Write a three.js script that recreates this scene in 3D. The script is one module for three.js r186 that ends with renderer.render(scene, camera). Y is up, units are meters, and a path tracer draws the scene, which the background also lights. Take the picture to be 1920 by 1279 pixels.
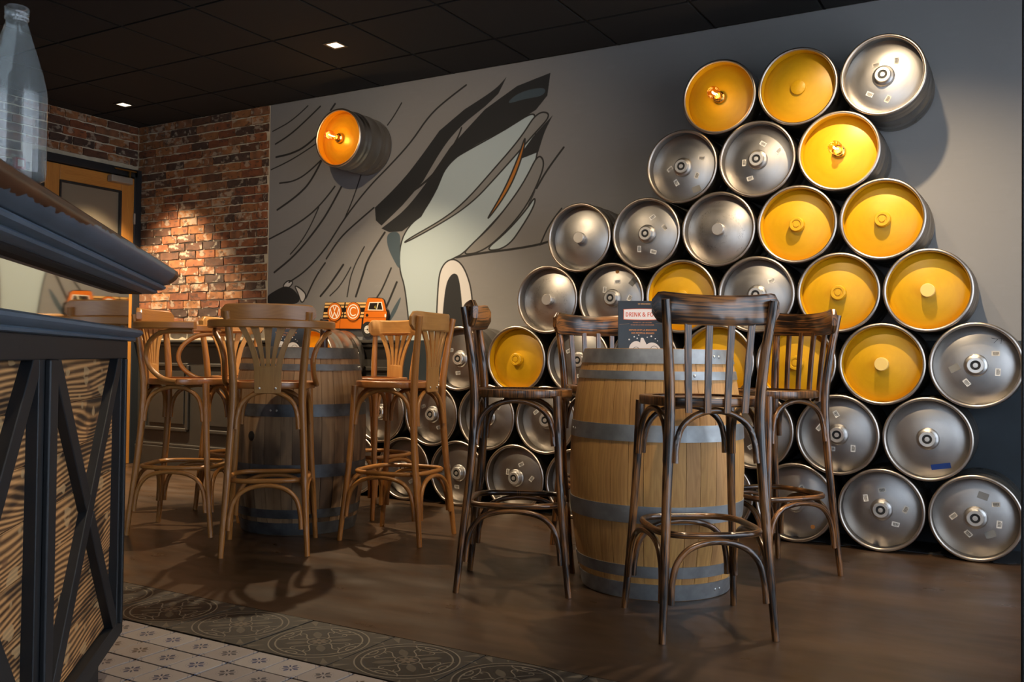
import * as THREE from 'three';
import { RoundedBoxGeometry } from 'three/addons/geometries/RoundedBoxGeometry.js';
import { mergeGeometries, mergeVertices, toCreasedNormals } from 'three/addons/utils/BufferGeometryUtils.js';
import { RectAreaLightUniformsLib } from 'three/addons/lights/RectAreaLightUniformsLib.js';

// ------------------------------------------------------------------ camera, sky, lamps, exposure
const scene = new THREE.Scene();
const renderer = new THREE.WebGLRenderer({ antialias: true });
renderer.toneMapping = THREE.LinearToneMapping;
renderer.toneMappingExposure = 1.0;
renderer.shadowMap.enabled = true;
renderer.shadowMap.type = THREE.PCFSoftShadowMap;
RectAreaLightUniformsLib.init();

const camera = new THREE.PerspectiveCamera(40.4946, 1920 / 1279, 0.05, 60);
camera.position.set(0, 0.908, 5.1022);
{
  const right = new THREE.Vector3(0.86461, 0.011777, -0.502305), up = new THREE.Vector3(-0.001024, 0.999764, 0.021678);
  const back = new THREE.Vector3(0.502442, -0.018228, 0.864419);
  camera.quaternion.setFromRotationMatrix(new THREE.Matrix4().makeBasis(right, up, back));
}
camera.updateMatrixWorld(true);

scene.background = new THREE.Color().setRGB(3.4, 3.9, 4.6);   // overcast street daylight beyond the shop window

// recessed ceiling spots: [x, z, target x, y, z, candela, half angle in degrees, penumbra]
const WARM = new THREE.Color().setRGB(1, 0.77, 0.50);
const SPOTS = [
  [-6.08, 0.55, -6.04, 0, 0.40, 58, 36, 0.45],
  [-3.755, 0.82, -3.75, 0, 0.95, 27, 50, 0.6],
  [-0.62, 1.12, -0.75, 0.3, 0.6, 17, 61, 0.7],
  [-1.15, 2.45, -1.25, 0.5, 0.9, 9, 46, 0.8],
  [-3.1, 2.75, -3.9, 1.2, 0.2, 13, 48, 0.8],
  [-1.55, 3.0, -2.35, 0.35, 3.6, 7, 38, 0.8],
];
const CEIL = 2.8;

// ------------------------------------------------------------------ helpers
let seed = 12345;
const rnd = () => { seed = (seed * 1664525 + 1013904223) >>> 0; return seed / 4294967296; };
const rr = (a, b) => a + (b - a) * rnd();
const taken = {};
function numbered(n) { const k = taken[n] = (taken[n] ?? -1) + 1; return k ? n + '_' + String(k).padStart(3, '0') : n; }
function shadow(o) { o.castShadow = o.receiveShadow = true; return o; }
function obj(name, geo, mat, parent) {
  const m = shadow(new THREE.Mesh(Array.isArray(geo) ? merge(geo) : geo, mat));
  m.name = parent ? name : numbered(name); (parent || scene).add(m); return m;
}
function tag(o, label, category, group) { o.userData.label = label; o.userData.category = category; if (group) o.userData.group = group; return o; }
function thing(name, label, category, [x, y, z] = [0, 0, 0], turn = 0, group) {
  const o = new THREE.Group(); o.name = numbered(name); o.position.set(x, y, z); o.rotation.y = turn; scene.add(o);
  return tag(o, label, category, group);
}
function struct(name) { const o = new THREE.Group(); o.name = name; o.userData.kind = 'structure'; scene.add(o); return o; }
function merge(list) {
  const flat = list.map((g) => { const h = g.index ? g.toNonIndexed() : g.clone(); for (const k of Object.keys(h.attributes)) if (!['position', 'normal', 'uv'].includes(k)) h.deleteAttribute(k); return h; });
  return mergeGeometries(flat, false);
}
// uv in metres from the dominant face direction; grain: the axis that becomes u
function metric(geo, grain = 0, du = 0, dv = 0) {
  const g = geo.index ? geo.toNonIndexed() : geo.clone(); const p = g.attributes.position, n = g.attributes.normal, uv = new Float32Array(p.count * 2);
  for (let i = 0; i < p.count; i++) {
    const q = [p.getX(i), p.getY(i), p.getZ(i)], a = [n.getX(i), n.getY(i), n.getZ(i)].map(Math.abs);
    const big = a.indexOf(Math.max(...a)); let o = [0, 1, 2].filter((k) => k !== big);
    let u = o[0], v = o[1]; if (o.includes(grain)) { u = grain; v = o.find((k) => k !== grain); }
    uv[2 * i] = q[u] + du; uv[2 * i + 1] = q[v] + dv;
  }
  g.setAttribute('uv', new THREE.BufferAttribute(uv, 2)); return g;
}
function box(w, h, d, x = 0, y = 0, z = 0, grain = 0) { return metric(new THREE.BoxGeometry(w, h, d).translate(x, y, z), grain); }
function rbox(w, h, d, x = 0, y = 0, z = 0, r = 0.004, grain = 0, seg = 2) {
  return metric(new RoundedBoxGeometry(w, h, d, seg, Math.min(r, w / 2.01, h / 2.01, d / 2.01)).translate(x, y, z), grain);
}
// closed sections (arrays of Vector3, same count) joined into one skin; uv = (metres along, metres round)
function loft(st, { caps = true, crease = 0.7, loop = false } = {}) {
  const n = st[0].length, pos = [], uv = [], idx = []; let L = 0;
  const per = [0]; for (let j = 1; j <= n; j++) per.push(per[j - 1] + st[0][j % n].distanceTo(st[0][j - 1]));
  const mid = (s) => s.reduce((a, b) => a.add(b), new THREE.Vector3()).multiplyScalar(1 / n);
  let prev = null;
  st.forEach((s) => { const c = mid(s); if (prev) L += c.distanceTo(prev); prev = c; for (let j = 0; j <= n; j++) { const p = s[j % n]; pos.push(p.x, p.y, p.z); uv.push(L, per[j]); } });
  const rows = st.length, w = n + 1;
  for (let i = 0; i < rows - (loop ? 0 : 1); i++) for (let j = 0; j < n; j++) { const a = i * w + j, b = ((i + 1) % rows) * w + j; idx.push(a, b, a + 1, b, b + 1, a + 1); }
  if (caps && !loop) for (const i of [0, rows - 1]) {
    const c = mid(st[i]), k = pos.length / 3; pos.push(c.x, c.y, c.z); uv.push(i ? L : 0, 0.01);
    for (let j = 0; j < n; j++) { const p = st[i][j]; pos.push(p.x, p.y, p.z); uv.push(i ? L : 0, per[j]); }
    for (let j = 0; j < n; j++) { const a = k + 1 + j, b = k + 1 + (j + 1) % n; i ? idx.push(k, b, a) : idx.push(k, a, b); }
  }
  let g = new THREE.BufferGeometry(); g.setAttribute('position', new THREE.Float32BufferAttribute(pos, 3)); g.setAttribute('uv', new THREE.Float32BufferAttribute(uv, 2)); g.setIndex(idx);
  // outward winding
  g.computeVertexNormals();
  g = fixWinding(g); return toCreasedNormals(g, crease);
}
function fixWinding(g) {
  const p = g.attributes.position, ix = g.index.array; let v = 0; const a = new THREE.Vector3(), b = new THREE.Vector3(), c = new THREE.Vector3();
  for (let i = 0; i < ix.length; i += 3) { a.fromBufferAttribute(p, ix[i]); b.fromBufferAttribute(p, ix[i + 1]); c.fromBufferAttribute(p, ix[i + 2]); v += a.dot(b.cross(c)); }
  if (v < 0) { for (let i = 0; i < ix.length; i += 3) { const t = ix[i + 1]; ix[i + 1] = ix[i + 2]; ix[i + 2] = t; } g.computeVertexNormals(); }
  return g;
}
const V = (x, y, z) => new THREE.Vector3(x, y, z);
function tube(pts, r, { seg = 20, sides = 10, closed = false } = {}) {
  const c = new THREE.CatmullRomCurve3(pts.map((p) => (p.isVector3 ? p : V(...p))), closed, 'centripetal');
  const f = c.computeFrenetFrames(seg, closed), st = [];
  for (let i = 0; i < (closed ? seg : seg + 1); i++) {
    const t = i / seg, q = c.getPointAt(t), rad = typeof r === 'function' ? r(t) : r, s = [];
    for (let j = 0; j < sides; j++) { const a = j / sides * Math.PI * 2; s.push(q.clone().addScaledVector(f.normals[i], Math.cos(a) * rad).addScaledVector(f.binormals[i], Math.sin(a) * rad)); }
    st.push(s);
  }
  return loft(st, { crease: 1.0, loop: closed });
}
// rectangular section (w across, h up) swept along points lying in one horizontal plane
function band(pts, w, h, seg = 28, round = 0.005) {
  const c = new THREE.CatmullRomCurve3(pts.map((p) => V(...p)), false, 'centripetal'), st = [];
  for (let i = 0; i <= seg; i++) {
    const q = c.getPointAt(i / seg), t = c.getTangentAt(i / seg), n = V(-t.z, 0, t.x).normalize(), s = [];
    for (const [a, b] of [[-1, -1], [1, -1], [1, 1], [-1, 1]]) for (const k of a * b > 0 ? [0, 1] : [1, 0]) s.push(q.clone().addScaledVector(n, a * (w / 2 - (k ? round : 0))).add(V(0, b * (h / 2 - (k ? 0 : round)), 0)));
    st.push(s);
  }
  return loft(st, { crease: 0.5 });
}
function lathe(pts, seg = 48, crease = 0.6) { return toCreasedNormals(new THREE.LatheGeometry(pts.map(([x, y]) => new THREE.Vector2(x, y)), seg), crease); }

// ------------------------------------------------------------------ procedural textures
function hash(x, y, s) { let h = Math.imul(x, 374761393) + Math.imul(y, 668265263) + Math.imul(s, 1442695041); h = Math.imul(h ^ (h >>> 13), 1274126177); return ((h ^ (h >>> 16)) >>> 0) / 4294967296; }
function vnoise(x, y, px, py, s) {   // periodic value noise
  const xi = Math.floor(x), yi = Math.floor(y), fx = x - xi, fy = y - yi, u = fx * fx * (3 - 2 * fx), v = fy * fy * (3 - 2 * fy);
  const m = (a, n) => ((a % n) + n) % n, h = (a, b) => hash(m(a, px), m(b, py), s);
  return (h(xi, yi) * (1 - u) + h(xi + 1, yi) * u) * (1 - v) + (h(xi, yi + 1) * (1 - u) + h(xi + 1, yi + 1) * u) * v;
}
function fbm(u, v, fx, fy, s, oct = 4) { let t = 0, a = 0.5, n = 0; for (let k = 0; k < oct; k++) { t += a * vnoise(u * fx, v * fy, fx, fy, s + k); n += a; a *= 0.5; fx *= 2; fy *= 2; } return t / n; }
const mix = (a, b, t) => a + (b - a) * t, clamp = (x) => Math.min(1, Math.max(0, x)), sm = (a, b, x) => { const t = clamp((x - a) / (b - a)); return t * t * (3 - 2 * t); };
const toS = (c) => 255 * (c <= 0.0031308 ? c * 12.92 : 1.055 * Math.pow(c, 1 / 2.4) - 0.055);
function tex(w, h, fn, mw, mh, srgb = true) {   // fn(u, v) -> linear rgb (colour) or value; mw x mh metres per repeat
  const d = new Uint8Array(w * h * 4);
  for (let y = 0; y < h; y++) for (let x = 0; x < w; x++) {
    const c = fn((x + 0.5) / w, (y + 0.5) / h), k = 4 * (y * w + x);
    if (srgb) { d[k] = toS(clamp(c[0])); d[k + 1] = toS(clamp(c[1])); d[k + 2] = toS(clamp(c[2])); } else d[k] = d[k + 1] = d[k + 2] = 255 * clamp(c);
    d[k + 3] = 255;
  }
  const t = new THREE.DataTexture(d, w, h); t.magFilter = THREE.LinearFilter; t.minFilter = THREE.LinearMipmapLinearFilter; t.generateMipmaps = true;
  t.wrapS = t.wrapT = THREE.RepeatWrapping; t.repeat.set(1 / mw, 1 / mh); if (srgb) t.colorSpace = THREE.SRGBColorSpace; t.needsUpdate = true; return t;
}
const lerp3 = (a, b, t) => [mix(a[0], b[0], t), mix(a[1], b[1], t), mix(a[2], b[2], t)];
function canvasTex(w, h, draw) {
  const c = document.createElement('canvas'); c.width = w; c.height = h; draw(c.getContext('2d'), w, h);
  const t = new THREE.CanvasTexture(c); t.colorSpace = THREE.SRGBColorSpace; t.anisotropy = 8; return t;
}
const std = (o) => new THREE.MeshStandardMaterial(o), phy = (o) => new THREE.MeshPhysicalMaterial(o);
const rgb = (r, g, b) => new THREE.Color().setRGB(r, g, b);
function wood(dark, light, s, { rings = 26, fine = 90, mw = 1, mh = 0.25 } = {}) {
  return tex(512, 256, (u, v) => {
    const w = fbm(u, v, 3, 4, s) * 1.6, g = 0.5 + 0.5 * Math.sin((v * rings + w * 4) * 6.2832 / 1), f = fbm(u, v, 6, fine, s + 9, 3), k = fbm(u, v, 4, 6, s + 20, 3);
    return lerp3(dark, light, clamp(0.25 * g + 0.5 * f + 0.6 * k - 0.15));
  }, mw, mh);
}
const roughMap = (s, lo, hi, fx = 8, fy = 8, m = 0.6) => tex(256, 256, (u, v) => mix(lo, hi, fbm(u, v, fx, fy, s, 5)), m, m, false);

const M = {};
// bar stools
const darkStain = tex(512, 256, (u, v) => {
  const f = fbm(u, v, 5, 70, 31, 3), k = fbm(u, v, 5, 5, 35, 3), rub = sm(0.42, 0.70, 0.55 * f + 0.5 * k);
  return lerp3([0.012, 0.007, 0.005], [0.27, 0.11, 0.03], rub);
}, 0.5, 0.12);
M.dark = phy({ map: darkStain, roughness: 0.3, clearcoat: 0.5, clearcoatRoughness: 0.18 });
M.honey = phy({ map: wood([0.27, 0.105, 0.022], [0.43, 0.19, 0.045], 41, { mw: 0.8, mh: 0.2 }), roughness: 0.38, clearcoat: 0.3, clearcoatRoughness: 0.3 });
M.honeySeat = phy({ map: wood([0.30, 0.11, 0.025], [0.42, 0.17, 0.045], 47, { mw: 0.8, mh: 0.2 }), roughness: 0.3, clearcoat: 0.4, clearcoatRoughness: 0.2 });
M.ply = phy({ map: wood([0.33, 0.155, 0.042], [0.45, 0.23, 0.066], 52, { mw: 0.8, mh: 0.2, rings: 8 }), roughness: 0.45 });
// barrels
M.oak = [61, 67, 73, 79, 83].map((s, i) => std({ map: wood([0.36 + 0.04 * (i % 3), 0.165 + 0.02 * (i % 3), 0.05], [0.60 + 0.02 * i, 0.325 + 0.012 * i, 0.115], s, { rings: 14, mw: 0.9, mh: 0.22 }), roughness: 0.6 }));
M.oldOak = [91, 97, 103].map((s, i) => std({ map: tex(512, 256, (u, v) => {
  const f = fbm(u, v, 5, 50, s, 3), st = sm(0.45, 0.75, fbm(u, v, 3, 3, s + 5, 4)), d = sm(0.55, 0.7, fbm(u, v, 4, 7, s + 8, 3));
  return lerp3(lerp3([0.17, 0.095, 0.045], [0.36, 0.23, 0.12], clamp(f * 0.9 + 0.1 * i)), [0.035, 0.02, 0.013], clamp(st * 0.8 + d * 0.4));
}, 1, 0.5), roughness: 0.7 }));
M.zinc = std({ map: tex(256, 256, (u, v) => { const a = fbm(u, v, 14, 14, 111, 4), b = fbm(u, v, 4, 4, 117, 3); return lerp3([0.24, 0.25, 0.25], [0.50, 0.52, 0.53], clamp(a * 0.7 + b * 0.6 - 0.2)); }, 0.5, 0.5), metalness: 0.75, roughness: 0.5 });
M.iron = std({ map: tex(256, 256, (u, v) => lerp3([0.06, 0.065, 0.07], [0.2, 0.215, 0.23], fbm(u, v, 10, 10, 121, 4)), 0.5, 0.5), metalness: 0.7, roughness: 0.5 });
M.rivet = std({ color: rgb(0.55, 0.55, 0.53), metalness: 0.9, roughness: 0.35 });
// kegs
const smudge = roughMap(131, 0.36, 0.52, 5, 5, 0.6);
M.steel = std({ map: tex(256, 256, (u, v) => { const a = fbm(u, v, 6, 6, 135, 5); return lerp3([0.46, 0.445, 0.43], [0.53, 0.515, 0.50], a); }, 0.5, 0.5), metalness: 1, roughness: 0.9, roughnessMap: smudge });
M.scratch = std({ map: tex(512, 512, (u, v) => { const a = fbm(u, v, 6, 6, 145, 5), s = sm(0.47, 0.5, fbm(u, v, 18, 18, 149, 3)) * (1 - sm(0.5, 0.53, fbm(u, v, 18, 18, 149, 3))) * sm(0.5, 0.6, fbm(u, v, 5, 5, 152, 2)); return lerp3(lerp3([0.50, 0.475, 0.45], [0.60, 0.57, 0.54], a), [0.12, 0.10, 0.09], s * 0.9); }, 0.4, 0.4), metalness: 1, roughness: 0.85, roughnessMap: smudge });
M.shell = std({ color: rgb(0.34, 0.315, 0.285), metalness: 1, roughness: 0.9, roughnessMap: roughMap(155, 0.25, 0.55, 5, 5, 0.4) });
M.rim = std({ color: rgb(0.50, 0.44, 0.385), metalness: 1, roughness: 0.34 });
M.yellow = std({ map: tex(256, 256, (u, v) => lerp3([0.58, 0.305, 0.003], [0.65, 0.35, 0.005], fbm(u, v, 8, 8, 161, 4)), 0.5, 0.5), roughness: 0.42 });
M.yellowCap = std({ color: rgb(0.80, 0.55, 0.16), roughness: 0.5 });
M.orange = std({ map: tex(256, 256, (u, v) => lerp3([0.55, 0.21, 0.005], [0.72, 0.33, 0.012], fbm(u, v, 5, 5, 165, 4)), 0.5, 0.5), roughness: 0.3, metalness: 0.25 });
M.chrome = std({ color: rgb(0.82, 0.80, 0.77), metalness: 0.85, roughness: 0.36 });
M.capSteel = std({ color: rgb(0.58, 0.55, 0.52), metalness: 0.9, roughness: 0.45 });
M.rubber = std({ color: rgb(0.012, 0.012, 0.012), roughness: 0.6 });
M.brass = std({ color: rgb(0.72, 0.48, 0.16), metalness: 1, roughness: 0.25 });
M.barcode = std({ roughness: 0.6, map: canvasTex(96, 64, (c, w, h) => { c.fillStyle = '#e2ded6'; c.fillRect(0, 0, w, h); c.fillStyle = '#1c1a18'; let x = 16; for (let i = 0; i < 11; i++) { const b = [3, 5, 2, 6, 3, 2, 5, 3, 4, 2, 5][i]; c.fillRect(x, 12, b, 34); x += b + [3, 2, 4, 2, 3, 3, 2, 4, 2, 3, 0][i]; } c.fillRect(20, 50, 52, 5); }) });
M.barcodeOld = std({ roughness: 0.7, color: rgb(0.78, 0.74, 0.68), map: M.barcode.map });
M.stickerBlue = std({ color: rgb(0.015, 0.05, 0.22), roughness: 0.4 });
M.stickerGrey = std({ color: rgb(0.22, 0.21, 0.19), roughness: 0.7 });
M.stickerRust = std({ color: rgb(0.42, 0.16, 0.03), roughness: 0.7 });
M.bulb = phy({ color: rgb(1, 0.72, 0.34), transmission: 1, thickness: 0, roughness: 0.05, emissive: rgb(1, 0.45, 0.08), emissiveIntensity: 0.22 });
M.filament = std({ color: rgb(1, 0.8, 0.5), emissive: rgb(1, 0.72, 0.35), emissiveIntensity: 18 });
// room
const plaster = (s, c, k = 0.12) => tex(256, 256, (u, v) => { const a = 1 - k / 2 + k * fbm(u, v, 24, 24, s, 4); return [c[0] * a, c[1] * a, c[2] * a]; }, 1.2, 1.2);
M.greyWall = std({ map: plaster(201, [0.26, 0.255, 0.25], 0.08), roughness: 0.75 });
M.navy = std({ map: plaster(205, [0.012, 0.02, 0.027], 0.4), roughness: 0.6 });
M.ceil = std({ map: plaster(209, [0.0085, 0.0075, 0.0062], 0.3), roughness: 0.9 });
M.ceilBlack = std({ color: rgb(0.003, 0.003, 0.003), roughness: 0.95 });
M.mortar = std({ map: plaster(213, [0.50, 0.42, 0.30], 0.5), roughness: 0.95 });
const brickTone = [[0.20, 0.068, 0.024], [0.15, 0.048, 0.018], [0.23, 0.09, 0.03], [0.095, 0.04, 0.02], [0.18, 0.078, 0.034], [0.06, 0.031, 0.02], [0.25, 0.105, 0.036]];
M.brick = brickTone.map((c, i) => std({ roughness: 0.9, map: tex(128, 128, (u, v) => {
  const a = fbm(u, v, 5, 5, 220 + i * 7, 5), w = sm(0.6, 0.74, fbm(u, v, 4, 6, 224 + i * 7, 4)), b = sm(0.62, 0.7, fbm(u, v, 7, 9, 229 + i * 7, 3));
  let q = [c[0] * (0.55 + 0.9 * a), c[1] * (0.55 + 0.9 * a), c[2] * (0.55 + 0.9 * a)]; q = lerp3(q, [0.40, 0.34, 0.26], w * 0.55); return lerp3(q, [0.03, 0.02, 0.016], b * 0.6);
}, 0.24, 0.24) }));
M.wainscot = std({ map: plaster(281, [0.030, 0.026, 0.021], 0.3), roughness: 0.55 });
M.floor = phy({ map: tex(1024, 512, (u, v) => {
  const a = fbm(u, v, 5, 9, 301, 5), s = fbm(u, v, 10, 60, 305, 4), sp = fbm(u, v, 60, 60, 309, 3);
  const k = clamp(0.55 * a + 0.35 * s + 0.2 * sp - 0.05); return lerp3([0.010, 0.0055, 0.0028], [0.085, 0.047, 0.024], k);
}, 3.2, 1.6), roughness: 0.9, roughnessMap: tex(256, 256, (u, v) => mix(0.26, 0.55, fbm(u, v, 6, 14, 315, 5)), 1.6, 1.6, false) });
M.grout = std({ color: rgb(0.022, 0.018, 0.016), roughness: 0.9 });
M.black = std({ map: plaster(321, [0.014, 0.014, 0.015], 0.6), roughness: 0.7 });
M.frameBlack = std({ color: rgb(0.014, 0.017, 0.02), roughness: 0.42 });
M.doorWood = phy({ map: wood([0.36, 0.14, 0.022], [0.55, 0.25, 0.05], 331, { rings: 20, mw: 0.8, mh: 0.2 }), roughness: 0.45, clearcoat: 0.2 });
M.frost = std({ color: rgb(0.20, 0.17, 0.12), roughness: 0.4 });
M.satin = std({ color: rgb(0.33, 0.30, 0.25), metalness: 0.4, roughness: 0.5 });
M.glassPane = phy({ color: 0xffffff, transmission: 1, thickness: 0, roughness: 0.02, ior: 1.5 });
M.backWall = std({ map: plaster(341, [0.16, 0.14, 0.12], 0.2), roughness: 0.85 });
// bar
M.barBlack = std({ map: plaster(351, [0.008, 0.0095, 0.012], 0.5), roughness: 0.55 });
M.barPaint = std({ map: plaster(355, [0.095, 0.125, 0.16], 0.35), roughness: 0.36 });
M.mirror = std({ color: rgb(0.62, 0.60, 0.55), metalness: 1, roughness: 0.03 });
// burnt-pine boards: growth rings brushed out, char left between them
M.char = [0, 1, 2].map((i) => std({ roughness: 0.55, map: tex(1024, 256, (u, v) => {
  const s = 400 + i * 31; let bend = fbm(u, v, 3, 1, s, 2) * 0.18, kn = 0;
  for (let k = 0; k < 2; k++) { const ku = hash(k, i, 77), kv = 0.2 + 0.6 * hash(k, i, 78); let du = Math.abs(u - ku); du = Math.min(du, 1 - du) * 1.3 / 0.115; const dv = (v - kv) * 1.6, r = Math.hypot(du, dv), q = Math.hypot(du * 0.38, dv); bend += 0.55 * Math.exp(-q * q * 2.2); kn = Math.max(kn, 1 - sm(0.08, 0.2, r)); }
  const ring = Math.pow(0.5 + 0.5 * Math.sin((v * 10 + bend * 3.4) * 6.2832), 1.3), fine = fbm(u, v, 10, 60, s + 5, 3), burn = sm(0.46, 0.62, fbm(u, v, 8, 2, s + 11, 3));
  const pale = sm(0.70, 0.76, fbm(u, v, 22, 5, s + 17, 2));
  let c = lerp3([0.05, 0.02, 0.008], [0.62, 0.315, 0.115], clamp(ring * 0.85 + 0.3 * fine - 0.08));
  c = lerp3(c, [0.02, 0.011, 0.007], burn * 0.92 * (0.6 + 0.4 * (1 - ring))); c = lerp3(c, [0.50, 0.32, 0.15], pale * 0.6);
  return lerp3(c, [0.16, 0.07, 0.03], kn * 0.7);
}, 1.3, 0.115) }));

// ------------------------------------------------------------------ the room
const X0 = -6.609, X1 = 1.4, Z1 = 7.6, MURAL_X = -5.105, DADO = 1.02;

// floor
const floor = struct('floor');
obj('resin_floor', box(X1 - X0 + 0.4, 0.1, 2.68, (X0 + X1) / 2, -0.05, 1.34), M.floor, floor);
obj('grout_bed', box(X1 - X0 + 0.4, 0.1, Z1 - 2.68 + 0.2, (X0 + X1) / 2, -0.0535, (Z1 + 2.88) / 2), M.grout, floor);
{ // strip of dark ornamental tiles
  const T = 0.335;
  const ornament = (variant) => canvasTex(512, 512, (c, w) => {
    const bg = ['#2c2722', '#292520', '#2f2a24'][variant], ln = ['#6d6456', '#675e51', '#716858'][variant], dk = '#171412';
    c.fillStyle = bg; c.fillRect(0, 0, w, w); c.fillStyle = dk; c.beginPath(); c.arc(256, 256, 236, 0, 7); c.fill(); c.fillStyle = bg; c.beginPath(); c.arc(256, 256, 205, 0, 7); c.fill(); c.fillStyle = dk; c.beginPath(); c.arc(256, 256, 196, 0, 7); c.fill();
    c.strokeStyle = ln; c.lineWidth = 7; for (const r of [236, 205]) { c.beginPath(); c.arc(256, 256, r, 0, 7); c.stroke(); }
    for (let k = 0; k < 4; k++) {
      c.save(); c.translate(256, 256); c.rotate(k * Math.PI / 2);
      c.fillStyle = '#463f35'; for (const a of [-1, 1]) { c.save(); c.rotate(Math.PI / 4 * a); c.beginPath(); c.moveTo(50, 0); c.quadraticCurveTo(110, -42, 160, 0); c.quadraticCurveTo(110, 42, 50, 0); c.fill(); c.restore(); }
      c.strokeStyle = ln; c.lineWidth = 6; c.beginPath(); c.ellipse(205, 0, 52, 88, 0, Math.PI * 0.55, Math.PI * 1.45); c.stroke();
      for (const s of [-1, 1]) { c.beginPath(); c.moveTo(62, 0); c.bezierCurveTo(100, 5 * s, 110, 60 * s, 140, 52 * s); c.bezierCurveTo(160, 44 * s, 150, 22 * s, 134, 30 * s); c.stroke(); c.beginPath(); c.moveTo(176, 0); c.bezierCurveTo(180, 40 * s, 200, 40 * s, 198, 18 * s); c.stroke(); }
      c.fillStyle = '#544c40'; for (const t of [0.5, 0.78, 1.06]) { c.save(); c.rotate(t); c.beginPath(); c.moveTo(250, 0); c.lineTo(330, -18); c.lineTo(330, 18); c.fill(); c.restore(); }
      c.restore();
    }
    c.fillStyle = '#564a3d'; for (let k = 0; k < 8; k++) { c.save(); c.translate(256, 256); c.rotate(k * Math.PI / 4); c.beginPath(); c.ellipse(26, 0, 18, 9, 0, 0, 7); c.fill(); c.restore(); }
    c.strokeStyle = ln; c.lineWidth = 5; c.beginPath(); c.arc(256, 256, 56, 0, 7); c.stroke();
  });
  const mats = [0, 1, 2].map((v) => std({ map: ornament(v), roughness: 0.5 }));
  const g = new RoundedBoxGeometry(T - 0.003, 0.02, T - 0.003, 1, 0.0015);
  { const p = g.attributes.position, uv = g.attributes.uv; for (let i = 0; i < p.count; i++) uv.setXY(i, p.getX(i) / T + 0.5, p.getZ(i) / T + 0.5); }
  for (let i = 0; i < 15; i++) { const m = obj('ornament_tile', g, mats[i % 3], floor); m.position.set(-3.74 + i * T * 1.035, -0.01 + rr(-0.0008, 0.0008), 2.848); m.scale.x = 1.03; }
  // pale printed tiles
  const W = 0.125;
  const print = (col, tone) => canvasTex(256, 256, (c, w) => {
    c.fillStyle = tone; c.fillRect(0, 0, w, w); c.fillStyle = col; c.strokeStyle = col;
    for (let k = 0; k < 8; k++) { c.save(); c.translate(128, 128); c.rotate(k * Math.PI / 4); c.globalAlpha = 0.92; c.beginPath(); if (k % 2) c.ellipse(34, 0, 18, 6, 0, 0, 7); else { c.moveTo(8, 0); c.lineTo(42, -14); c.lineTo(60, 0); c.lineTo(42, 14); } c.fill(); c.restore(); }
    c.globalAlpha = 0.6; c.lineWidth = 3;
    for (const [x, y] of [[0, 0], [256, 0], [0, 256], [256, 256]]) { c.save(); c.translate(x, y); c.rotate(Math.PI / 4); c.strokeRect(-34, -34, 68, 68); c.restore(); c.beginPath(); c.arc(x, y, 18, 0, 7); c.fill(); }
    c.globalAlpha = 0.25; c.lineWidth = 2; c.beginPath(); c.arc(128, 128, 62, 0, 7); c.stroke();
  });
  const pm = [['#222b48', '#968d86'], ['#2d2d37', '#8e8580'], ['#3c2e22', '#938880'], ['#1e2d56', '#9b938d']].map(([a, b]) => std({ map: print(a, b), roughness: 0.45 }));
  const h = new RoundedBoxGeometry(W - 0.006, 0.02, W - 0.006, 1, 0.0015);
  { const p = h.attributes.position, uv = h.attributes.uv; for (let i = 0; i < p.count; i++) uv.setXY(i, p.getX(i) / W + 0.5, p.getZ(i) / W + 0.5); }
  for (let j = 0; j < 9; j++) for (let i = 0; i < 32; i++) { const m = obj('patterned_tile', h, pm[Math.floor(rnd() * 4)], floor); m.position.set(-3.28 + i * W, -0.01 + rr(-0.0008, 0.0008), 3.083 + j * W); }
  obj('far_tiles', [box(X1 - X0 + 0.4, 0.02, Z1 - 4.15, (X0 + X1) / 2, -0.0105, (Z1 + 4.15) / 2 + 0.1)], std({ color: rgb(0.36, 0.32, 0.28), roughness: 0.5 }), floor);
}

// ceiling: lay-in tiles on a 0.6 m grid, the part over the bar side painted black
const ceiling = struct('ceiling');
{
  obj('ceiling_deck', box(X1 - X0 + 0.4, 0.08, Z1 + 0.4, (X0 + X1) / 2, CEIL + 0.075, Z1 / 2), M.ceilBlack, ceiling);
  const xs = []; for (let x = -6.45 - 0.6; x < X1; x += 0.6) xs.push(x);
  const bars = [];
  for (const x of xs) bars.push(box(0.012, 0.02, 4.7, x, CEIL + 0.018, 2.2, 2));
  for (let z = 0.45; z < 4.6; z += 0.6) bars.push(box(X1 - X0 + 0.1, 0.02, 0.012, (X0 + X1) / 2, CEIL + 0.018, z));
  obj('grid_bars', bars, M.ceilBlack, ceiling);
  const g = new RoundedBoxGeometry(0.584, 0.02, 0.584, 1, 0.003), gm = metric(g);
  const half = metric(new RoundedBoxGeometry(0.584, 0.02, 0.43, 1, 0.003));
  for (const x of xs) for (let j = 0; j < 7; j++) {
    const z = j ? 0.75 + (j - 1) * 0.6 : 0.222;
    const m = obj('ceiling_tile', j ? gm : half, z > 1.65 && x > -5.3 ? M.ceilBlack : M.ceil, ceiling); m.position.set(x + 0.3, CEIL + 0.01, z);
  }
}

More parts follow.
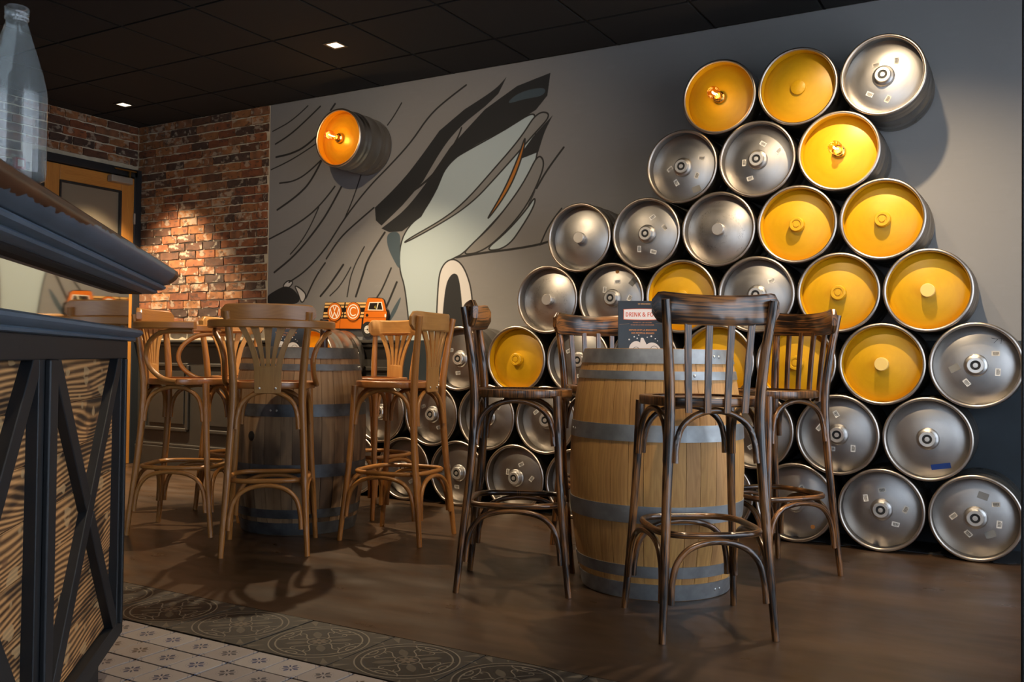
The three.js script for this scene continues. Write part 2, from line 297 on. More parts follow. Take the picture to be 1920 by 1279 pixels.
// walls
const wallBack = struct('wall_back'), wallCorner = struct('wall_corner'), baseBack = struct('baseboard_back'), wallLeft = struct('wall_left'), wallRight = struct('wall_right'), wallFront = struct('wall_front');
obj('wall_core', box(X1 - X0 + 0.4, CEIL + 0.2, 0.15, (X0 + X1) / 2, CEIL / 2, -0.099), M.backWall, wallBack);
obj('dado_paint', box(X1 + 3.86, DADO, 0.02, (X1 - 3.86) / 2, DADO / 2, -0.01), M.navy, baseBack);
obj('wall_core', box(0.15, CEIL + 0.2, Z1 + 0.4, X0 - 0.095, CEIL / 2, Z1 / 2), M.backWall, wallLeft);
obj('wall_core', [box(0.15, CEIL + 0.2, 0.75, X1 + 0.075, CEIL / 2, 0.225), box(0.15, CEIL + 0.2, Z1 - 4.6, X1 + 0.075, CEIL / 2, (Z1 + 4.6) / 2), box(0.15, 0.3, 4, X1 + 0.075, 0.1, 2.6), box(0.15, 0.5, 4, X1 + 0.075, 2.75, 2.6)], M.backWall, wallRight);
obj('wall_core', [box(5.01, CEIL + 0.2, 0.15, -4.305, CEIL / 2, Z1 + 0.075), box(0.4, CEIL + 0.2, 0.15, 1.4, CEIL / 2, Z1 + 0.075), box(3.0, 0.2, 0.15, -0.3, 0.0, Z1 + 0.075), box(3.0, 0.5, 0.15, -0.3, 2.75, Z1 + 0.075)], M.backWall, wallFront);
const win2 = struct('window_2');
{
  const bars = []; for (const x of [-1.775, -0.8, 0.2, 1.175]) bars.push(box(0.05, 2.4, 0.06, x, 1.3, Z1 + 0.07, 1)); for (const y of [0.125, 2.475]) bars.push(box(3.0, 0.05, 0.06, -0.3, y, Z1 + 0.07));
  obj('window_frame', bars, M.frameBlack, win2);
  for (const x of [-1.29, -0.3, 0.69]) obj('pane', box(0.93, 2.3, 0.006, x, 1.3, Z1 + 0.07), M.glassPane, win2);
}
const win = struct('window_1');
{
  const bars = []; for (const z of [0.62, 1.62, 2.6, 3.58, 4.58]) bars.push(box(0.06, 2.25, 0.05, X1 + 0.07, 1.375, z, 1)); for (const y of [0.275, 2.475]) bars.push(box(0.06, 0.05, 4, X1 + 0.07, y, 2.6, 2));
  obj('window_frame', bars, M.frameBlack, win);
  for (const z of [1.12, 2.11, 3.09, 4.08]) obj('pane', box(0.006, 2.16, 0.93, X1 + 0.07, 1.375, z), M.glassPane, win);
}
const post = struct('trim_1');   // dark metal post of the shop front at the right
obj('post', rbox(0.2, CEIL, 0.1, 0.031, CEIL / 2, 2.05, 0.006, 1), M.frameBlack, post);

// brickwork
{
  const geos = []; for (let k = 0; k < 8; k++) {
    const g = new THREE.BoxGeometry(1, 0.055, 0.022, 4, 2, 1), p = g.attributes.position;
    for (let i = 0; i < p.count; i++) { const a = Math.round(p.getX(i) * 8), b = Math.round(p.getY(i) * 80), q = (s) => hash(a + 50, b + 50, 900 + k * 5 + s) - 0.5; p.setXYZ(i, p.getX(i) + q(1) * 0.03, p.getY(i) + q(2) * 0.007, p.getZ(i) + (p.getZ(i) > 0 ? q(3) * 0.007 : 0)); }
    g.computeVertexNormals(); const n = metric(g), uv = n.attributes.uv; for (let i = 0; i < uv.count; i++) uv.setXY(i, uv.getX(i) * 0.2 + k * 0.13, uv.getY(i) + k * 0.07);
    geos.push(n);
  }
  const lay = (parent, a0, a1, y0, y1, place, skip) => {
    let row = 0; for (let y = y1 - 0.034; y > y0 + 0.02; y -= 0.0665, row++) {
      let a = a0 + (row % 2 ? 0.006 : -rr(0.08, 0.11)); 
      while (a < a1 - 0.03) {
        let L = rr(0.17, 0.215); if (rnd() < 0.08) L *= 0.55; let s = Math.max(a, a0 + 0.004), e = Math.min(a + L, a1 - 0.002); a += L + 0.011;
        if (e - s < 0.035 || (skip && skip((s + e) / 2, y))) continue;
        const m = obj('brick', geos[Math.floor(rnd() * 8)], M.brick[Math.floor(rnd() * 7)], parent); m.scale.x = e - s; place(m, (s + e) / 2, y);
      }
    }
  };
  obj('mortar', box(MURAL_X - X0, CEIL - DADO, 0.02, (MURAL_X + X0) / 2, (CEIL + DADO) / 2, -0.008), M.mortar, wallCorner);
  lay(wallCorner, X0 + 0.016, MURAL_X - 0.005, DADO, CEIL, (m, a, y) => m.position.set(a, y, 0.0035));
  obj('mortar', box(0.02, CEIL - DADO, 1.9, X0 - 0.008, (CEIL + DADO) / 2, 0.95), M.mortar, wallLeft);
  lay(wallLeft, 0.016, 1.85, DADO, CEIL, (m, a, y) => { m.position.set(X0 + 0.0035, y, a); m.rotation.y = Math.PI / 2; }, (a, y) => a < 0.98 && y < 2.46);
}
// wainscot under the bricks and the left end of the mural
{
  const wz = 0.012, a0 = X0, a1 = -3.86, wallBack = baseBack;
  obj('wainscot_back', box(a1 - a0, DADO - 0.02, 0.02, (a0 + a1) / 2, DADO / 2 - 0.01, 0), M.wainscot, wallBack);
  obj('wainscot_cap', [rbox(a1 - a0, 0.022, 0.06, (a0 + a1) / 2, DADO - 0.011, 0.03, 0.006), rbox(a1 - a0, 0.03, 0.035, (a0 + a1) / 2, DADO - 0.037, 0.02, 0.01)], M.wainscot, wallBack);
  obj('wainscot_base', [rbox(a1 - a0, 0.16, 0.03, (a0 + a1) / 2, 0.08, 0.02, 0.006), rbox(a1 - a0, 0.025, 0.02, (a0 + a1) / 2, 0.172, 0.018, 0.008)], M.wainscot, wallBack);
  for (let i = 0; i < 4; i++) {
    const c = a0 + 0.42 + i * 0.7, w = 0.5, y0 = 0.3, y1 = 0.82;
    obj('panel_moulding', [rbox(w, 0.03, 0.022, c, y0, wz + 0.008, 0.008), rbox(w, 0.03, 0.022, c, y1, wz + 0.008, 0.008), rbox(0.03, y1 - y0, 0.022, c - w / 2, (y0 + y1) / 2, wz + 0.008, 0.008, 1), rbox(0.03, y1 - y0, 0.022, c + w / 2, (y0 + y1) / 2, wz + 0.008, 0.008, 1)], M.wainscot, wallBack);
    obj('panel', rbox(w - 0.09, y1 - y0 - 0.09, 0.012, c, (y0 + y1) / 2, wz + 0.003, 0.004), M.wainscot, wallBack);
  }
}
// ragged black paint at the foot of the keg wall
{
  const s = new THREE.Shape(); s.moveTo(-3.9, 0); s.lineTo(X1, 0); s.lineTo(X1, 0.33); for (let x = X1; x > -3.9; x -= 0.03) s.lineTo(x, 0.26 + 0.06 * fbm((x + 4) / 6, 0.3, 8, 2, 511, 4) + (hash(Math.round(x * 11), 3, 5) > 0.75 ? 0.035 : 0)); s.lineTo(-3.9, 0.26);
  const g = new THREE.ExtrudeGeometry(s, { depth: 0.004, bevelEnabled: false }).rotateX(Math.PI / 2).translate(0, 0.0045, 0);
  const t = struct('trim_2'); obj('black_floor_edge', metric(g), M.black, t);
}
// door in the left wall
{
  const d = struct('door_1'), z0 = 0.0, z1 = 0.93, top = 2.43, x = X0 + 0.014;
  obj('door_frame', [rbox(0.05, top, 0.07, x + 0.02, top / 2, z0 + 0.045, 0.004, 1), rbox(0.05, top, 0.07, x + 0.02, top / 2, z1 - 0.02, 0.004, 1), rbox(0.05, 0.065, z1 - z0 - 0.1, x + 0.02, top - 0.034, 0.465, 0.004, 2)], M.frameBlack, d);
  obj('door_stile', rbox(0.045, top - 0.075, 0.12, x + 0.02, (top - 0.075) / 2, 0.141, 0.006, 1), M.doorWood, d);
  obj('door_stile', rbox(0.045, top - 0.075, 0.12, x + 0.02, (top - 0.075) / 2, 0.808, 0.006, 1), M.doorWood, d);
  obj('door_rail', rbox(0.043, 0.12, 0.546, x + 0.02, top - 0.135, 0.4745, 0.006, 2), M.doorWood, d);
  obj('door_rail', rbox(0.043, 0.75, 0.546, x + 0.02, 0.38, 0.4745, 0.006, 2), M.doorWood, d);
  obj('glazing_bead', [box(0.05, 0.014, 0.546, x + 0.022, top - 0.202, 0.4745, 2), box(0.05, 1.46, 0.014, x + 0.022, 1.49, 0.208, 1), box(0.05, 1.46, 0.014, x + 0.022, 1.49, 0.741, 1)], M.frameBlack, d);
  obj('frosted_pane', box(0.012, 1.46, 0.53, x + 0.015, 1.49, 0.4745), M.frost, d);
  const cl = obj('door_closer', rbox(0.06, 0.055, 0.2, x + 0.075, top - 0.115, 0.24, 0.008, 2), M.satin, d);
  obj('closer_arm', [rbox(0.02, 0.012, 0.2, x + 0.085, top - 0.03, 0.2, 0.003, 2), box(0.014, 0.06, 0.014, x + 0.085, top - 0.06, 0.16)], M.brass, cl);
  obj('hinge', rbox(0.02, 0.09, 0.016, x + 0.05, 2.02, 0.083, 0.004), M.satin, d);
}
// ------------------------------------------------------------------ mural (painted wall panel): flowing strands, dark and pale fields, no figure
{
  const A = {lines:[[[-4.73,2.75],[-4.87,2.66],[-5.08,2.6]],[[-4.61,2.73],[-4.75,2.64],[-4.91,2.55],[-5.05,2.5]],[[-4.47,2.73],[-4.51,2.69]],[[-3.87,2.66],[-3.93,2.58],[-3.99,2.52]],[[-3.34,2.71],[-3.52,2.62],[-3.65,2.53],[-3.78,2.38],[-3.97,2.23],[-4.15,2.1],[-4.37,1.89],[-4.53,1.69],[-4.72,1.53],[-4.89,1.45]],[[-4.65,2.51],[-4.74,2.45],[-4.89,2.41],[-5.04,2.4]],[[-4.62,2.47],[-4.76,2.41],[-4.93,2.35],[-5.09,2.31]],[[-4.6,2.33],[-4.72,2.25],[-4.86,2.2],[-5.0,2.2]],[[-4.59,2.33],[-4.68,2.19],[-4.82,2.09],[-5.02,2.0]],[[-4.22,2.19],[-4.28,2.04],[-4.37,1.88]],[[-4.46,2.13],[-4.59,2.0],[-4.81,1.88],[-5.11,1.78]],[[-4.4,2.12],[-4.51,1.96],[-4.63,1.83],[-4.83,1.65],[-5.04,1.53]],[[-4.61,1.99],[-4.67,1.88],[-4.77,1.75],[-4.88,1.66]],[[-4.1,1.95],[-4.28,1.84],[-4.41,1.75],[-4.53,1.61]],[[-4.0,1.77],[-4.14,1.61],[-4.19,1.48],[-4.25,1.33]],[[-4.18,1.68],[-4.29,1.53],[-4.33,1.33]],[[-4.54,1.58],[-4.62,1.5],[-4.72,1.33]],[[-4.37,1.56],[-4.48,1.43],[-4.58,1.34]],[[-4.3,1.54],[-4.38,1.42],[-4.49,1.34]],[[-3.94,1.52],[-4.01,1.38],[-4.06,1.32]],[[-3.89,1.42],[-3.95,1.3],[-4.02,1.17]],[[-2.62,1.84],[-2.7,1.76],[-2.77,1.62]],[[-2.61,2.22],[-2.72,2.1],[-2.8,1.98]],[[-3.4,1.57],[-3.21,1.59],[-3.0,1.6],[-2.79,1.62],[-2.7,1.64]]],black:[[[-3.03,2.72],[-3.11,2.65],[-3.35,2.55],[-3.55,2.43],[-3.68,2.29],[-3.82,2.15],[-3.96,2.04],[-4.09,1.95],[-4.08,1.86],[-4.03,1.82],[-3.85,1.95],[-3.68,2.1],[-3.51,2.33],[-3.37,2.45],[-3.19,2.55],[-3.09,2.62]],[[-2.71,2.7],[-2.95,2.65],[-3.19,2.53],[-3.46,2.31],[-3.78,1.94],[-4.03,1.8],[-3.96,1.77],[-3.85,1.77],[-3.69,1.86],[-3.56,2.04],[-3.48,2.2],[-3.25,2.31],[-3.03,2.38],[-2.81,2.48],[-2.73,2.56]],[[-2.69,2.43],[-2.75,2.33],[-2.79,2.21],[-2.95,2.17],[-2.83,2.31]],[[-5.12,1.35],[-5.01,1.4],[-4.91,1.43],[-4.8,1.37],[-4.77,1.28],[-5.12,1.29]],[[-3.52,1.2],[-3.5,1.36],[-3.43,1.48],[-3.36,1.43],[-3.31,1.26],[-3.3,1.19]],[[-2.8,1.98],[-2.84,1.9],[-2.87,1.86],[-2.82,1.95]]],pale:[[[-3.49,2.21],[-3.25,2.3],[-3.03,2.38],[-2.81,2.48],[-2.83,2.38],[-2.78,2.21],[-2.87,2.03],[-3.02,1.87],[-3.19,1.72],[-3.35,1.59],[-3.41,1.57],[-3.53,1.52],[-3.56,1.2],[-3.73,1.23],[-3.81,1.37],[-3.87,1.5],[-3.87,1.67],[-3.81,1.79],[-3.68,1.88],[-3.56,2.04]],[[-2.81,1.93],[-2.87,1.85],[-3.02,1.71],[-3.19,1.6],[-3.01,1.61],[-2.88,1.77],[-2.81,1.88]]],ribbon:[[[-2.69,2.44],[-2.83,2.32],[-2.96,2.2],[-3.12,2.06],[-3.26,1.94],[-3.46,1.83],[-3.84,1.68],[-3.81,1.71],[-3.51,1.83],[-3.33,1.94],[-3.13,2.12],[-2.92,2.31],[-2.8,2.47]],[[-2.87,2.06],[-2.96,1.94],[-3.13,1.76],[-3.27,1.66],[-3.36,1.58],[-3.19,1.6],[-3.02,1.72],[-2.88,1.86],[-2.79,2.01],[-2.74,2.14],[-2.79,2.2]]],white:[[[-3.56,1.2],[-3.55,1.41],[-3.51,1.53],[-3.42,1.57],[-3.33,1.5],[-3.26,1.3],[-3.25,1.19]],[[-4.96,1.42],[-4.9,1.47],[-4.84,1.45],[-4.9,1.4]],[[-4.84,1.43],[-4.77,1.4],[-4.71,1.35],[-4.76,1.28],[-4.8,1.37]]],slate:[[[-3.98,1.77],[-3.86,1.77],[-3.87,1.63],[-3.86,1.49],[-3.93,1.59],[-3.98,1.68]],[[-3.84,1.34],[-3.88,1.23],[-3.95,1.14],[-3.97,1.14],[-3.92,1.24]],[[-3.04,2.54],[-2.94,2.61],[-2.74,2.62],[-2.75,2.56],[-2.89,2.56]]],orange:[[[-3.9,1.98],[-3.62,2.1],[-3.42,2.32],[-3.36,2.46],[-3.40,2.36],[-3.6,2.12]],[[-3.2,1.76],[-3.0,1.98],[-2.9,2.2],[-2.88,2.34],[-2.93,2.2],[-3.04,1.98]]]};
  const x0 = MURAL_X, x1 = X1, y0 = DADO, W = 2048, H = 640, sx = W / (x1 - x0), sy = H / (CEIL - y0);
  const t = canvasTex(W, H, (c) => {
    const P = ([x, y]) => [(x - x0) * sx, (CEIL - y) * sy];
    for (const k of ['pale', 'white', 'black']) for (const l of A[k]) for (const q of l) if (q[1] < 1.3 && q[0] > -4.2) q[1] = 0.7;
    c.fillStyle = '#7b7977'; c.fillRect(0, 0, W, H);
    c.globalAlpha = 0.05; for (let i = 0; i < 1400; i++) { c.fillStyle = rnd() < 0.5 ? '#666' : '#908e8b'; c.fillRect(rnd() * W, rnd() * H, rr(4, 30), rr(2, 8)); } c.globalAlpha = 1;
    const smooth = (pts, close) => {
      const q = pts.map(P); c.beginPath();
      if (close) { const m = (a, b) => [(a[0] + b[0]) / 2, (a[1] + b[1]) / 2]; c.moveTo(...m(q[q.length - 1], q[0])); q.forEach((p, i) => c.quadraticCurveTo(p[0], p[1], ...m(p, q[(i + 1) % q.length]))); c.closePath(); }
      else { c.moveTo(...q[0]); for (let i = 1; i < q.length - 1; i++) c.quadraticCurveTo(q[i][0], q[i][1], (q[i][0] + q[i + 1][0]) / 2, (q[i][1] + q[i + 1][1]) / 2); c.lineTo(...q[q.length - 1]); }
    };
    const hard = (pts) => { c.beginPath(); pts.map(P).forEach((p, i) => (i ? c.lineTo(...p) : c.moveTo(...p))); c.closePath(); };
    const fill = (list, col, edge, sharp) => { for (const l of list) { (sharp ? hard : smooth)(l, true); c.fillStyle = col; c.fill(); if (edge) { c.strokeStyle = '#1a1918'; c.lineWidth = 3.2; c.stroke(); } } };
    c.lineJoin = c.lineCap = 'round';
    fill(A.pale, '#a3b0b2', true); fill(A.ribbon, '#7b7975', true); fill(A.white, '#c0bdba', true); fill(A.black, '#191a1c'); fill(A.black.slice(0, 3), '#191a1c', false, true); fill(A.slate, '#3a4850', false); fill(A.orange, '#a8681f', true);
    c.strokeStyle = '#1a1918'; A.lines.forEach((l, i) => { c.lineWidth = 3 + (i * 7 % 3); smooth(l); c.stroke(); });
  });
  const g = new THREE.BoxGeometry(x1 - x0, CEIL - y0, 0.02);
  tag(obj('mural', g.translate((x0 + x1) / 2, (CEIL + y0) / 2, -0.01), std({ map: t, roughness: 0.75 })), 'painted grey wall mural of flowing black strands, pale blue field and orange slivers', 'mural');
}
// ceiling spots
SPOTS.forEach(([x, z, tx, ty, tz, cd, deg, pen], i) => {
  const g = thing('recessed_spotlight', ['square recessed ceiling spotlight above the brick corner', 'square recessed ceiling spotlight above the keg wall lamp', 'square recessed ceiling spotlight above the top kegs', 'square recessed ceiling spotlight above the pale oak barrel', 'square recessed ceiling spotlight above the arms of the honey stools', 'square recessed ceiling spotlight above the patterned floor tiles'][i], 'spotlight', [x, CEIL, z], 0, 'recessed ceiling spots');
  obj('trim_ring', [box(0.11, 0.006, 0.014, 0, -0.003, 0.048), box(0.11, 0.006, 0.014, 0, -0.003, -0.048), box(0.014, 0.006, 0.082, 0.048, -0.003, 0), box(0.014, 0.006, 0.082, -0.048, -0.003, 0)], M.frameBlack, g);
  obj('lens', box(0.08, 0.004, 0.08, 0, -0.002, 0), std({ color: rgb(1, 0.9, 0.75), emissive: rgb(1, 0.82, 0.58), emissiveIntensity: 2.2 }), g);
  const l = new THREE.SpotLight(WARM, cd, 0, THREE.MathUtils.degToRad(deg), pen, 2); l.name = 'spot_light'; l.position.set(0, -0.02, 0); l.castShadow = true; l.shadow.mapSize.set(2048, 2048); l.shadow.radius = 1.2;
  l.target.position.set(tx - x, ty - CEIL, tz - z); g.add(l); g.add(l.target);
});
// ------------------------------------------------------------------ kegs
const HEAD = [[0, -0.026], [0.05, -0.029], [0.10, -0.036], [0.15, -0.048], [0.174, -0.056], [0.1835, -0.062]];
const headY = (r) => { for (let i = 1; i < HEAD.length; i++) if (r <= HEAD[i][0]) { const [a, b] = [HEAD[i - 1], HEAD[i]], t = (r - a[0]) / (b[0] - a[0]); return [mix(a[1], b[1], t), (b[1] - a[1]) / (b[0] - a[0])]; } return [-0.066, -0.8]; };
const zUp = (g) => g.rotateX(Math.PI / 2);
const kegLathe = (p, seg = 56, cr = 0.5) => zUp(lathe(p, seg, cr));
function kegGeo(L) {
  const half = [[0.1865, -0.006], [0.1955, -0.004], [0.1962, -0.012], [0.1955, -0.040], [0.1905, -0.052], [0.1905, -0.058], [0.1945, -0.068], [0.1962, -0.082], [0.1962, -0.30 * L], [0.2000, -0.30 * L - 0.008], [0.2004, -0.30 * L - 0.014], [0.2000, -0.30 * L - 0.020], [0.1958, -0.30 * L - 0.028]];
  const all = [...half, ...half.slice().reverse().map(([r, y]) => [r, -L - y]), [0, -L + 0.03]];
  return { shell: kegLathe(all.reverse()), head: kegLathe(HEAD.slice().reverse(), 56, 1.2), collar: kegLathe([[0.1868, -0.006], [0.185, -0.05], [0.1835, -0.062]].reverse(), 56), rim: new THREE.TorusGeometry(0.1895, 0.0085, 12, 72).translate(0, 0, -0.005) };
}
const KEG = kegGeo(0.37), LAMPKEG = kegGeo(0.335);
const rev = (p) => p.slice().reverse();
const FIT = {
  neck: kegLathe(rev([[0.052, -0.024], [0.047, -0.016], [0.038, -0.012], [0.0365, 0.004]]), 32), ring: kegLathe(rev([[0.0365, 0.004], [0.034, 0.009], [0.0225, 0.009], [0.0215, 0.003]]), 32),
  seal: kegLathe(rev([[0.0215, 0.004], [0.011, 0.004]]), 24), pin: kegLathe(rev([[0.0115, 0.003], [0.0105, 0.008], [0, 0.009]]), 24),
  knob: kegLathe(rev([[0.038, -0.026], [0.036, 0.002], [0.033, 0.005], [0.023, 0.005], [0.021, 0.001], [0.016, 0.001], [0.014, 0.005], [0, 0.006]]), 36), cap: kegLathe(rev([[0.032, -0.026], [0.032, 0.004], [0.030, 0.006], [0, 0.006]]), 36), disc: kegLathe(rev([[0.037, -0.026], [0.036, -0.017], [0.033, -0.0155], [0, -0.0155]]), 36),
  socket: kegLathe(rev([[0.032, -0.024], [0.030, -0.004], [0.024, 0.0], [0.023, -0.006], [0.016, -0.006], [0.016, 0.022], [0, 0.022]]), 28),
  bulb: kegLathe(rev([[0.013, 0.020], [0.0145, 0.030], [0.022, 0.048], [0.027, 0.063], [0.0275, 0.074], [0.023, 0.088], [0.012, 0.097], [0, 0.099]]), 28, 1.2),
  filament: tube([[-0.004, 0, 0.03], [-0.009, 0.002, 0.06], [-0.004, 0.004, 0.075], [0, 0, 0.045], [0.004, -0.004, 0.075], [0.009, -0.002, 0.06], [0.004, 0, 0.03]], 0.0016, { seg: 24, sides: 6 }),
};
const STICK = new THREE.BoxGeometry(0.034, 0.022, 0.0006), PATCH = new THREE.BoxGeometry(0.045, 0.032, 0.0006), BLUE = new THREE.BoxGeometry(0.085, 0.026, 0.0008), DOT = new THREE.CylinderGeometry(0.011, 0.011, 0.0006, 16).rotateX(Math.PI / 2);
const bar = (x0, y0, x1, y1) => new THREE.BoxGeometry(Math.hypot(x1 - x0, y1 - y0), 0.0016, 0.0005).rotateZ(Math.atan2(y1 - y0, x1 - x0)).translate((x0 + x1) / 2, (y0 + y1) / 2, 0);
const MARK = merge([bar(-0.024, 0.008, 0.003, 0.006), bar(0.003, 0.006, -0.012, -0.015), bar(0.017, 0.011, 0.017, -0.014), bar(0.004, 0.008, 0.017, 0.011), bar(0.017, 0.011, 0.03, 0.0)]);
function stick(parent, kind, x, y, turn) {
  const r = Math.hypot(x, y), [z, sl] = headY(r), n = V(-sl * x / (r || 1), -sl * y / (r || 1), 1).normalize();
  const [name, g, m] = { b: ['barcode_sticker', STICK, M.barcode], o: ['barcode_sticker', STICK, M.barcodeOld], g: ['torn_label', PATCH, M.stickerGrey], u: ['blue_label', BLUE, M.stickerBlue], m: ['marker_strokes', MARK, M.rubber], r: ['rust_spot', DOT, M.stickerRust] }[kind];
  const o = obj(name, g, m, parent); o.position.set(x, y, z).addScaledVector(n, 0.0012);
  o.quaternion.setFromUnitVectors(V(0, 0, 1), n).multiply(new THREE.Quaternion().setFromAxisAngle(V(0, 0, 1), turn)); return o;
}
function makeKeg(label, group, [x, y, z], face, fit, geo = KEG, stickers = []) {
  const g = thing(geo === KEG ? 'beer_keg' : 'keg_wall_lamp', label, geo === KEG ? 'keg' : 'wall lamp', [x, y, z], 0, group);
  const fm = { y: M.yellow, s: M.steel, c: M.scratch, o: M.orange }[face];
  obj('shell', geo.shell, M.shell, g); obj('rim', geo.rim, M.rim, g);
  obj('collar', geo.collar, face === 's' || face === 'c' ? M.shell : fm, g);
  const h = obj('head', geo.head, fm, g); h.rotation.z = rnd() * 6.28;
  if (fit === 'valve') { const v = obj('valve', FIT.neck, M.steel, g); obj('valve_ring', FIT.ring, M.chrome, v); obj('seal', FIT.seal, M.rubber, v); obj('pin', FIT.pin, M.chrome, v); }
  else if (fit === 'knob') obj('knob', FIT.knob, M.yellow, g);
  else if (fit === 'disc') obj('flat_plug', FIT.disc, fm, g);
  else if (fit === 'cap') obj('cap', FIT.cap, face === 'y' ? M.yellowCap : M.capSteel, g);
  else if (fit === 'bulb') {
    const s = obj('socket', FIT.socket, M.brass, g), b = obj('bulb', FIT.bulb, M.bulb, s); obj('filament', FIT.filament, M.filament, b); b.scale.setScalar(1.22); b.position.z = -0.0045;
    const l = new THREE.PointLight(rgb(1, 0.56, 0.2), geo === KEG ? 0.035 : 0.10); l.name = 'bulb_light'; l.position.z = 0.066; l.castShadow = true; l.shadow.radius = 1; s.add(l);
  }
  for (const [k, a, b, t] of stickers) stick(g, k, a, b, t ?? rr(-0.7, 0.7));
  return g;
}
{
  const ROW = ['bottom', 'second', 'third', 'fourth', 'fifth', 'sixth', 'top'], ORD = ['rightmost', 'second from right', 'third from right', 'fourth from right', 'fifth from right', 'sixth from right', 'seventh from right', 'eighth from right', 'ninth from right', 'tenth from right'];
  const DESC = { yknob: 'yellow-faced keg with round knob', ycap: 'yellow-faced keg with pale flat cap', ydisc: 'yellow-faced keg with flat painted centre', ybulb: 'yellow-faced keg with lit bulb', svalve: 'steel keg with valve', scap: 'steel keg with plain cap', ccap: 'scratched steel keg with plain cap' };
  const S = { '6,1': [['o', -0.036, 0.061, 0.1], ['o', 0.058, 0.068, 1.5], ['b', -0.064, -0.078, -0.5], ['o', 0.018, -0.111, 1.0]], '5,2': [['b', 0.025, 0.082, -0.6], ['b', 0.104, 0.04, 0.8], ['b', -0.072, -0.008, 1.55], ['b', -0.042, -0.091, 0.25]], '5,3': [['b', -0.075, -0.003, 0.6], ['o', 0.098, 0.042, -0.2], ['b', -0.039, -0.079, -1.1], ['o', 0.075, -0.05, 1.2], ['g', 0.07, -0.12, 0.3]],
    '4,4': [['b', 0.027, 0.092, 0.6], ['o', 0.097, 0.032, -0.9], ['b', -0.049, -0.079, 1.5], ['b', 0.033, -0.098, -0.3]], '3,4': [['b', 0.026, 0.092, 0.1], ['b', -0.049, 0.049, 1.5], ['b', 0.1, 0.0, 1.1], ['r', 0.02, 0.15, 0], ['g', 0.115, 0.09, 0.9]], '3,2': [['b', 0.07, 0.07, 0.2]],
    '2,0': [['m', 0.085, 0.115, -0.1], ['o', 0.08, 0.055, 0], ['b', 0.089, -0.03, 1.5], ['b', -0.038, -0.08, -0.9], ['g', -0.09, -0.015, 0.5]], '1,0': [['u', 0.055, -0.127, 0.17]], '1,1': [['b', -0.01, 0.1, -1.0], ['b', -0.09, 0.03, 0.9], ['b', 0.07, -0.065, 1.55], ['b', -0.03, -0.072, 0]],
    '0,1': [['o', 0.0, 0.092, 0.2], ['b', -0.073, 0.048, -1.4], ['o', 0.106, 0.007, 1.1], ['b', 0.062, -0.066, -0.2]], '0,0': [['o', 0.082, 0.065, 0.05], ['o', -0.093, -0.003, 0.7], ['b', 0.096, -0.024, 1.5], ['o', -0.03, -0.077, -0.8], ['g', 0.06, -0.072, 0.4], ['g', 0.03, 0.1, -0.3]], '0,2': [['o', 0.03, 0.07, -1.1], ['r', 0.08, -0.12, 0]], '0,6': [['b', 0.03, 0.08, 0.5], ['b', -0.06, 0.03, 1.5], ['b', 0.1, 0.0, 0.9], ['b', 0.03, -0.1, 0.2]] };
  const rows = [   // from k = first, right to left
    [0, ['svalve', 'svalve', 'svalve', 'svalve', 'svalve', 'svalve', 'svalve', 'svalve', 'svalve', 'svalve']],
    [0, ['svalve', 'svalve', 'svalve', 'svalve', 'scap', 'svalve', 'svalve', 'svalve', 'svalve']],
    [0, ['svalve', 'ycap', 'yknob', 'yknob', 'svalve', 'svalve', 'yknob', 'svalve']],
    [0, ['ycap', 'yknob', 'svalve', 'ydisc', 'svalve', 'ccap']],
    [1, ['yknob', 'yknob', 'ccap', 'svalve', 'scap']],
    [1, ['ybulb', 'svalve', 'svalve']],
    [1, ['svalve', 'ydisc', 'ybulb']],
  ];
  rows.forEach(([first, list], r) => list.forEach((d, i) => {
    const k = first + i, x = -0.2917 - 0.405 * k - (r % 2 ? 0.2025 : 0), y = 0.2005 + 0.3492 * r;
    let st = S[r + ',' + k] || []; if (!st.length && d === 'svalve' && r < 4) for (let q = 0; q < 3; q++) { const a = q * 2.1 + rnd() * 1.2; st.push(['b', 0.09 * Math.cos(a), 0.09 * Math.sin(a)]); }
    makeKeg(`${DESC[d]}, ${ORD[i]} in the ${ROW[r]} row of stacked kegs`, 'kegs stacked against the wall', [x, y, 0.377 + rr(-0.004, 0.004)], d[0], d.slice(1), KEG, st);
  }));
  makeKeg('short steel keg wall lamp with orange inside high on the mural', 'keg wall lamps', [-4.142, 2.376, 0.342], 'o', 'bulb', LAMPKEG);
  const low = makeKeg('short steel keg wall lamp behind the dark barrel, below the truck sign', 'keg wall lamps', [-4.30, 0.89, 0.40], 'o', 'bulb', LAMPKEG);
  const red = new THREE.CylinderGeometry(0.1968, 0.1968, 0.03, 12, 1, true, 0.1, 0.55).rotateX(Math.PI / 2).translate(0, 0, -0.135);
  obj('red_label', red.rotateZ(Math.PI * 0.25), std({ color: rgb(0.42, 0.03, 0.015), roughness: 0.5, side: THREE.DoubleSide }), low);
}

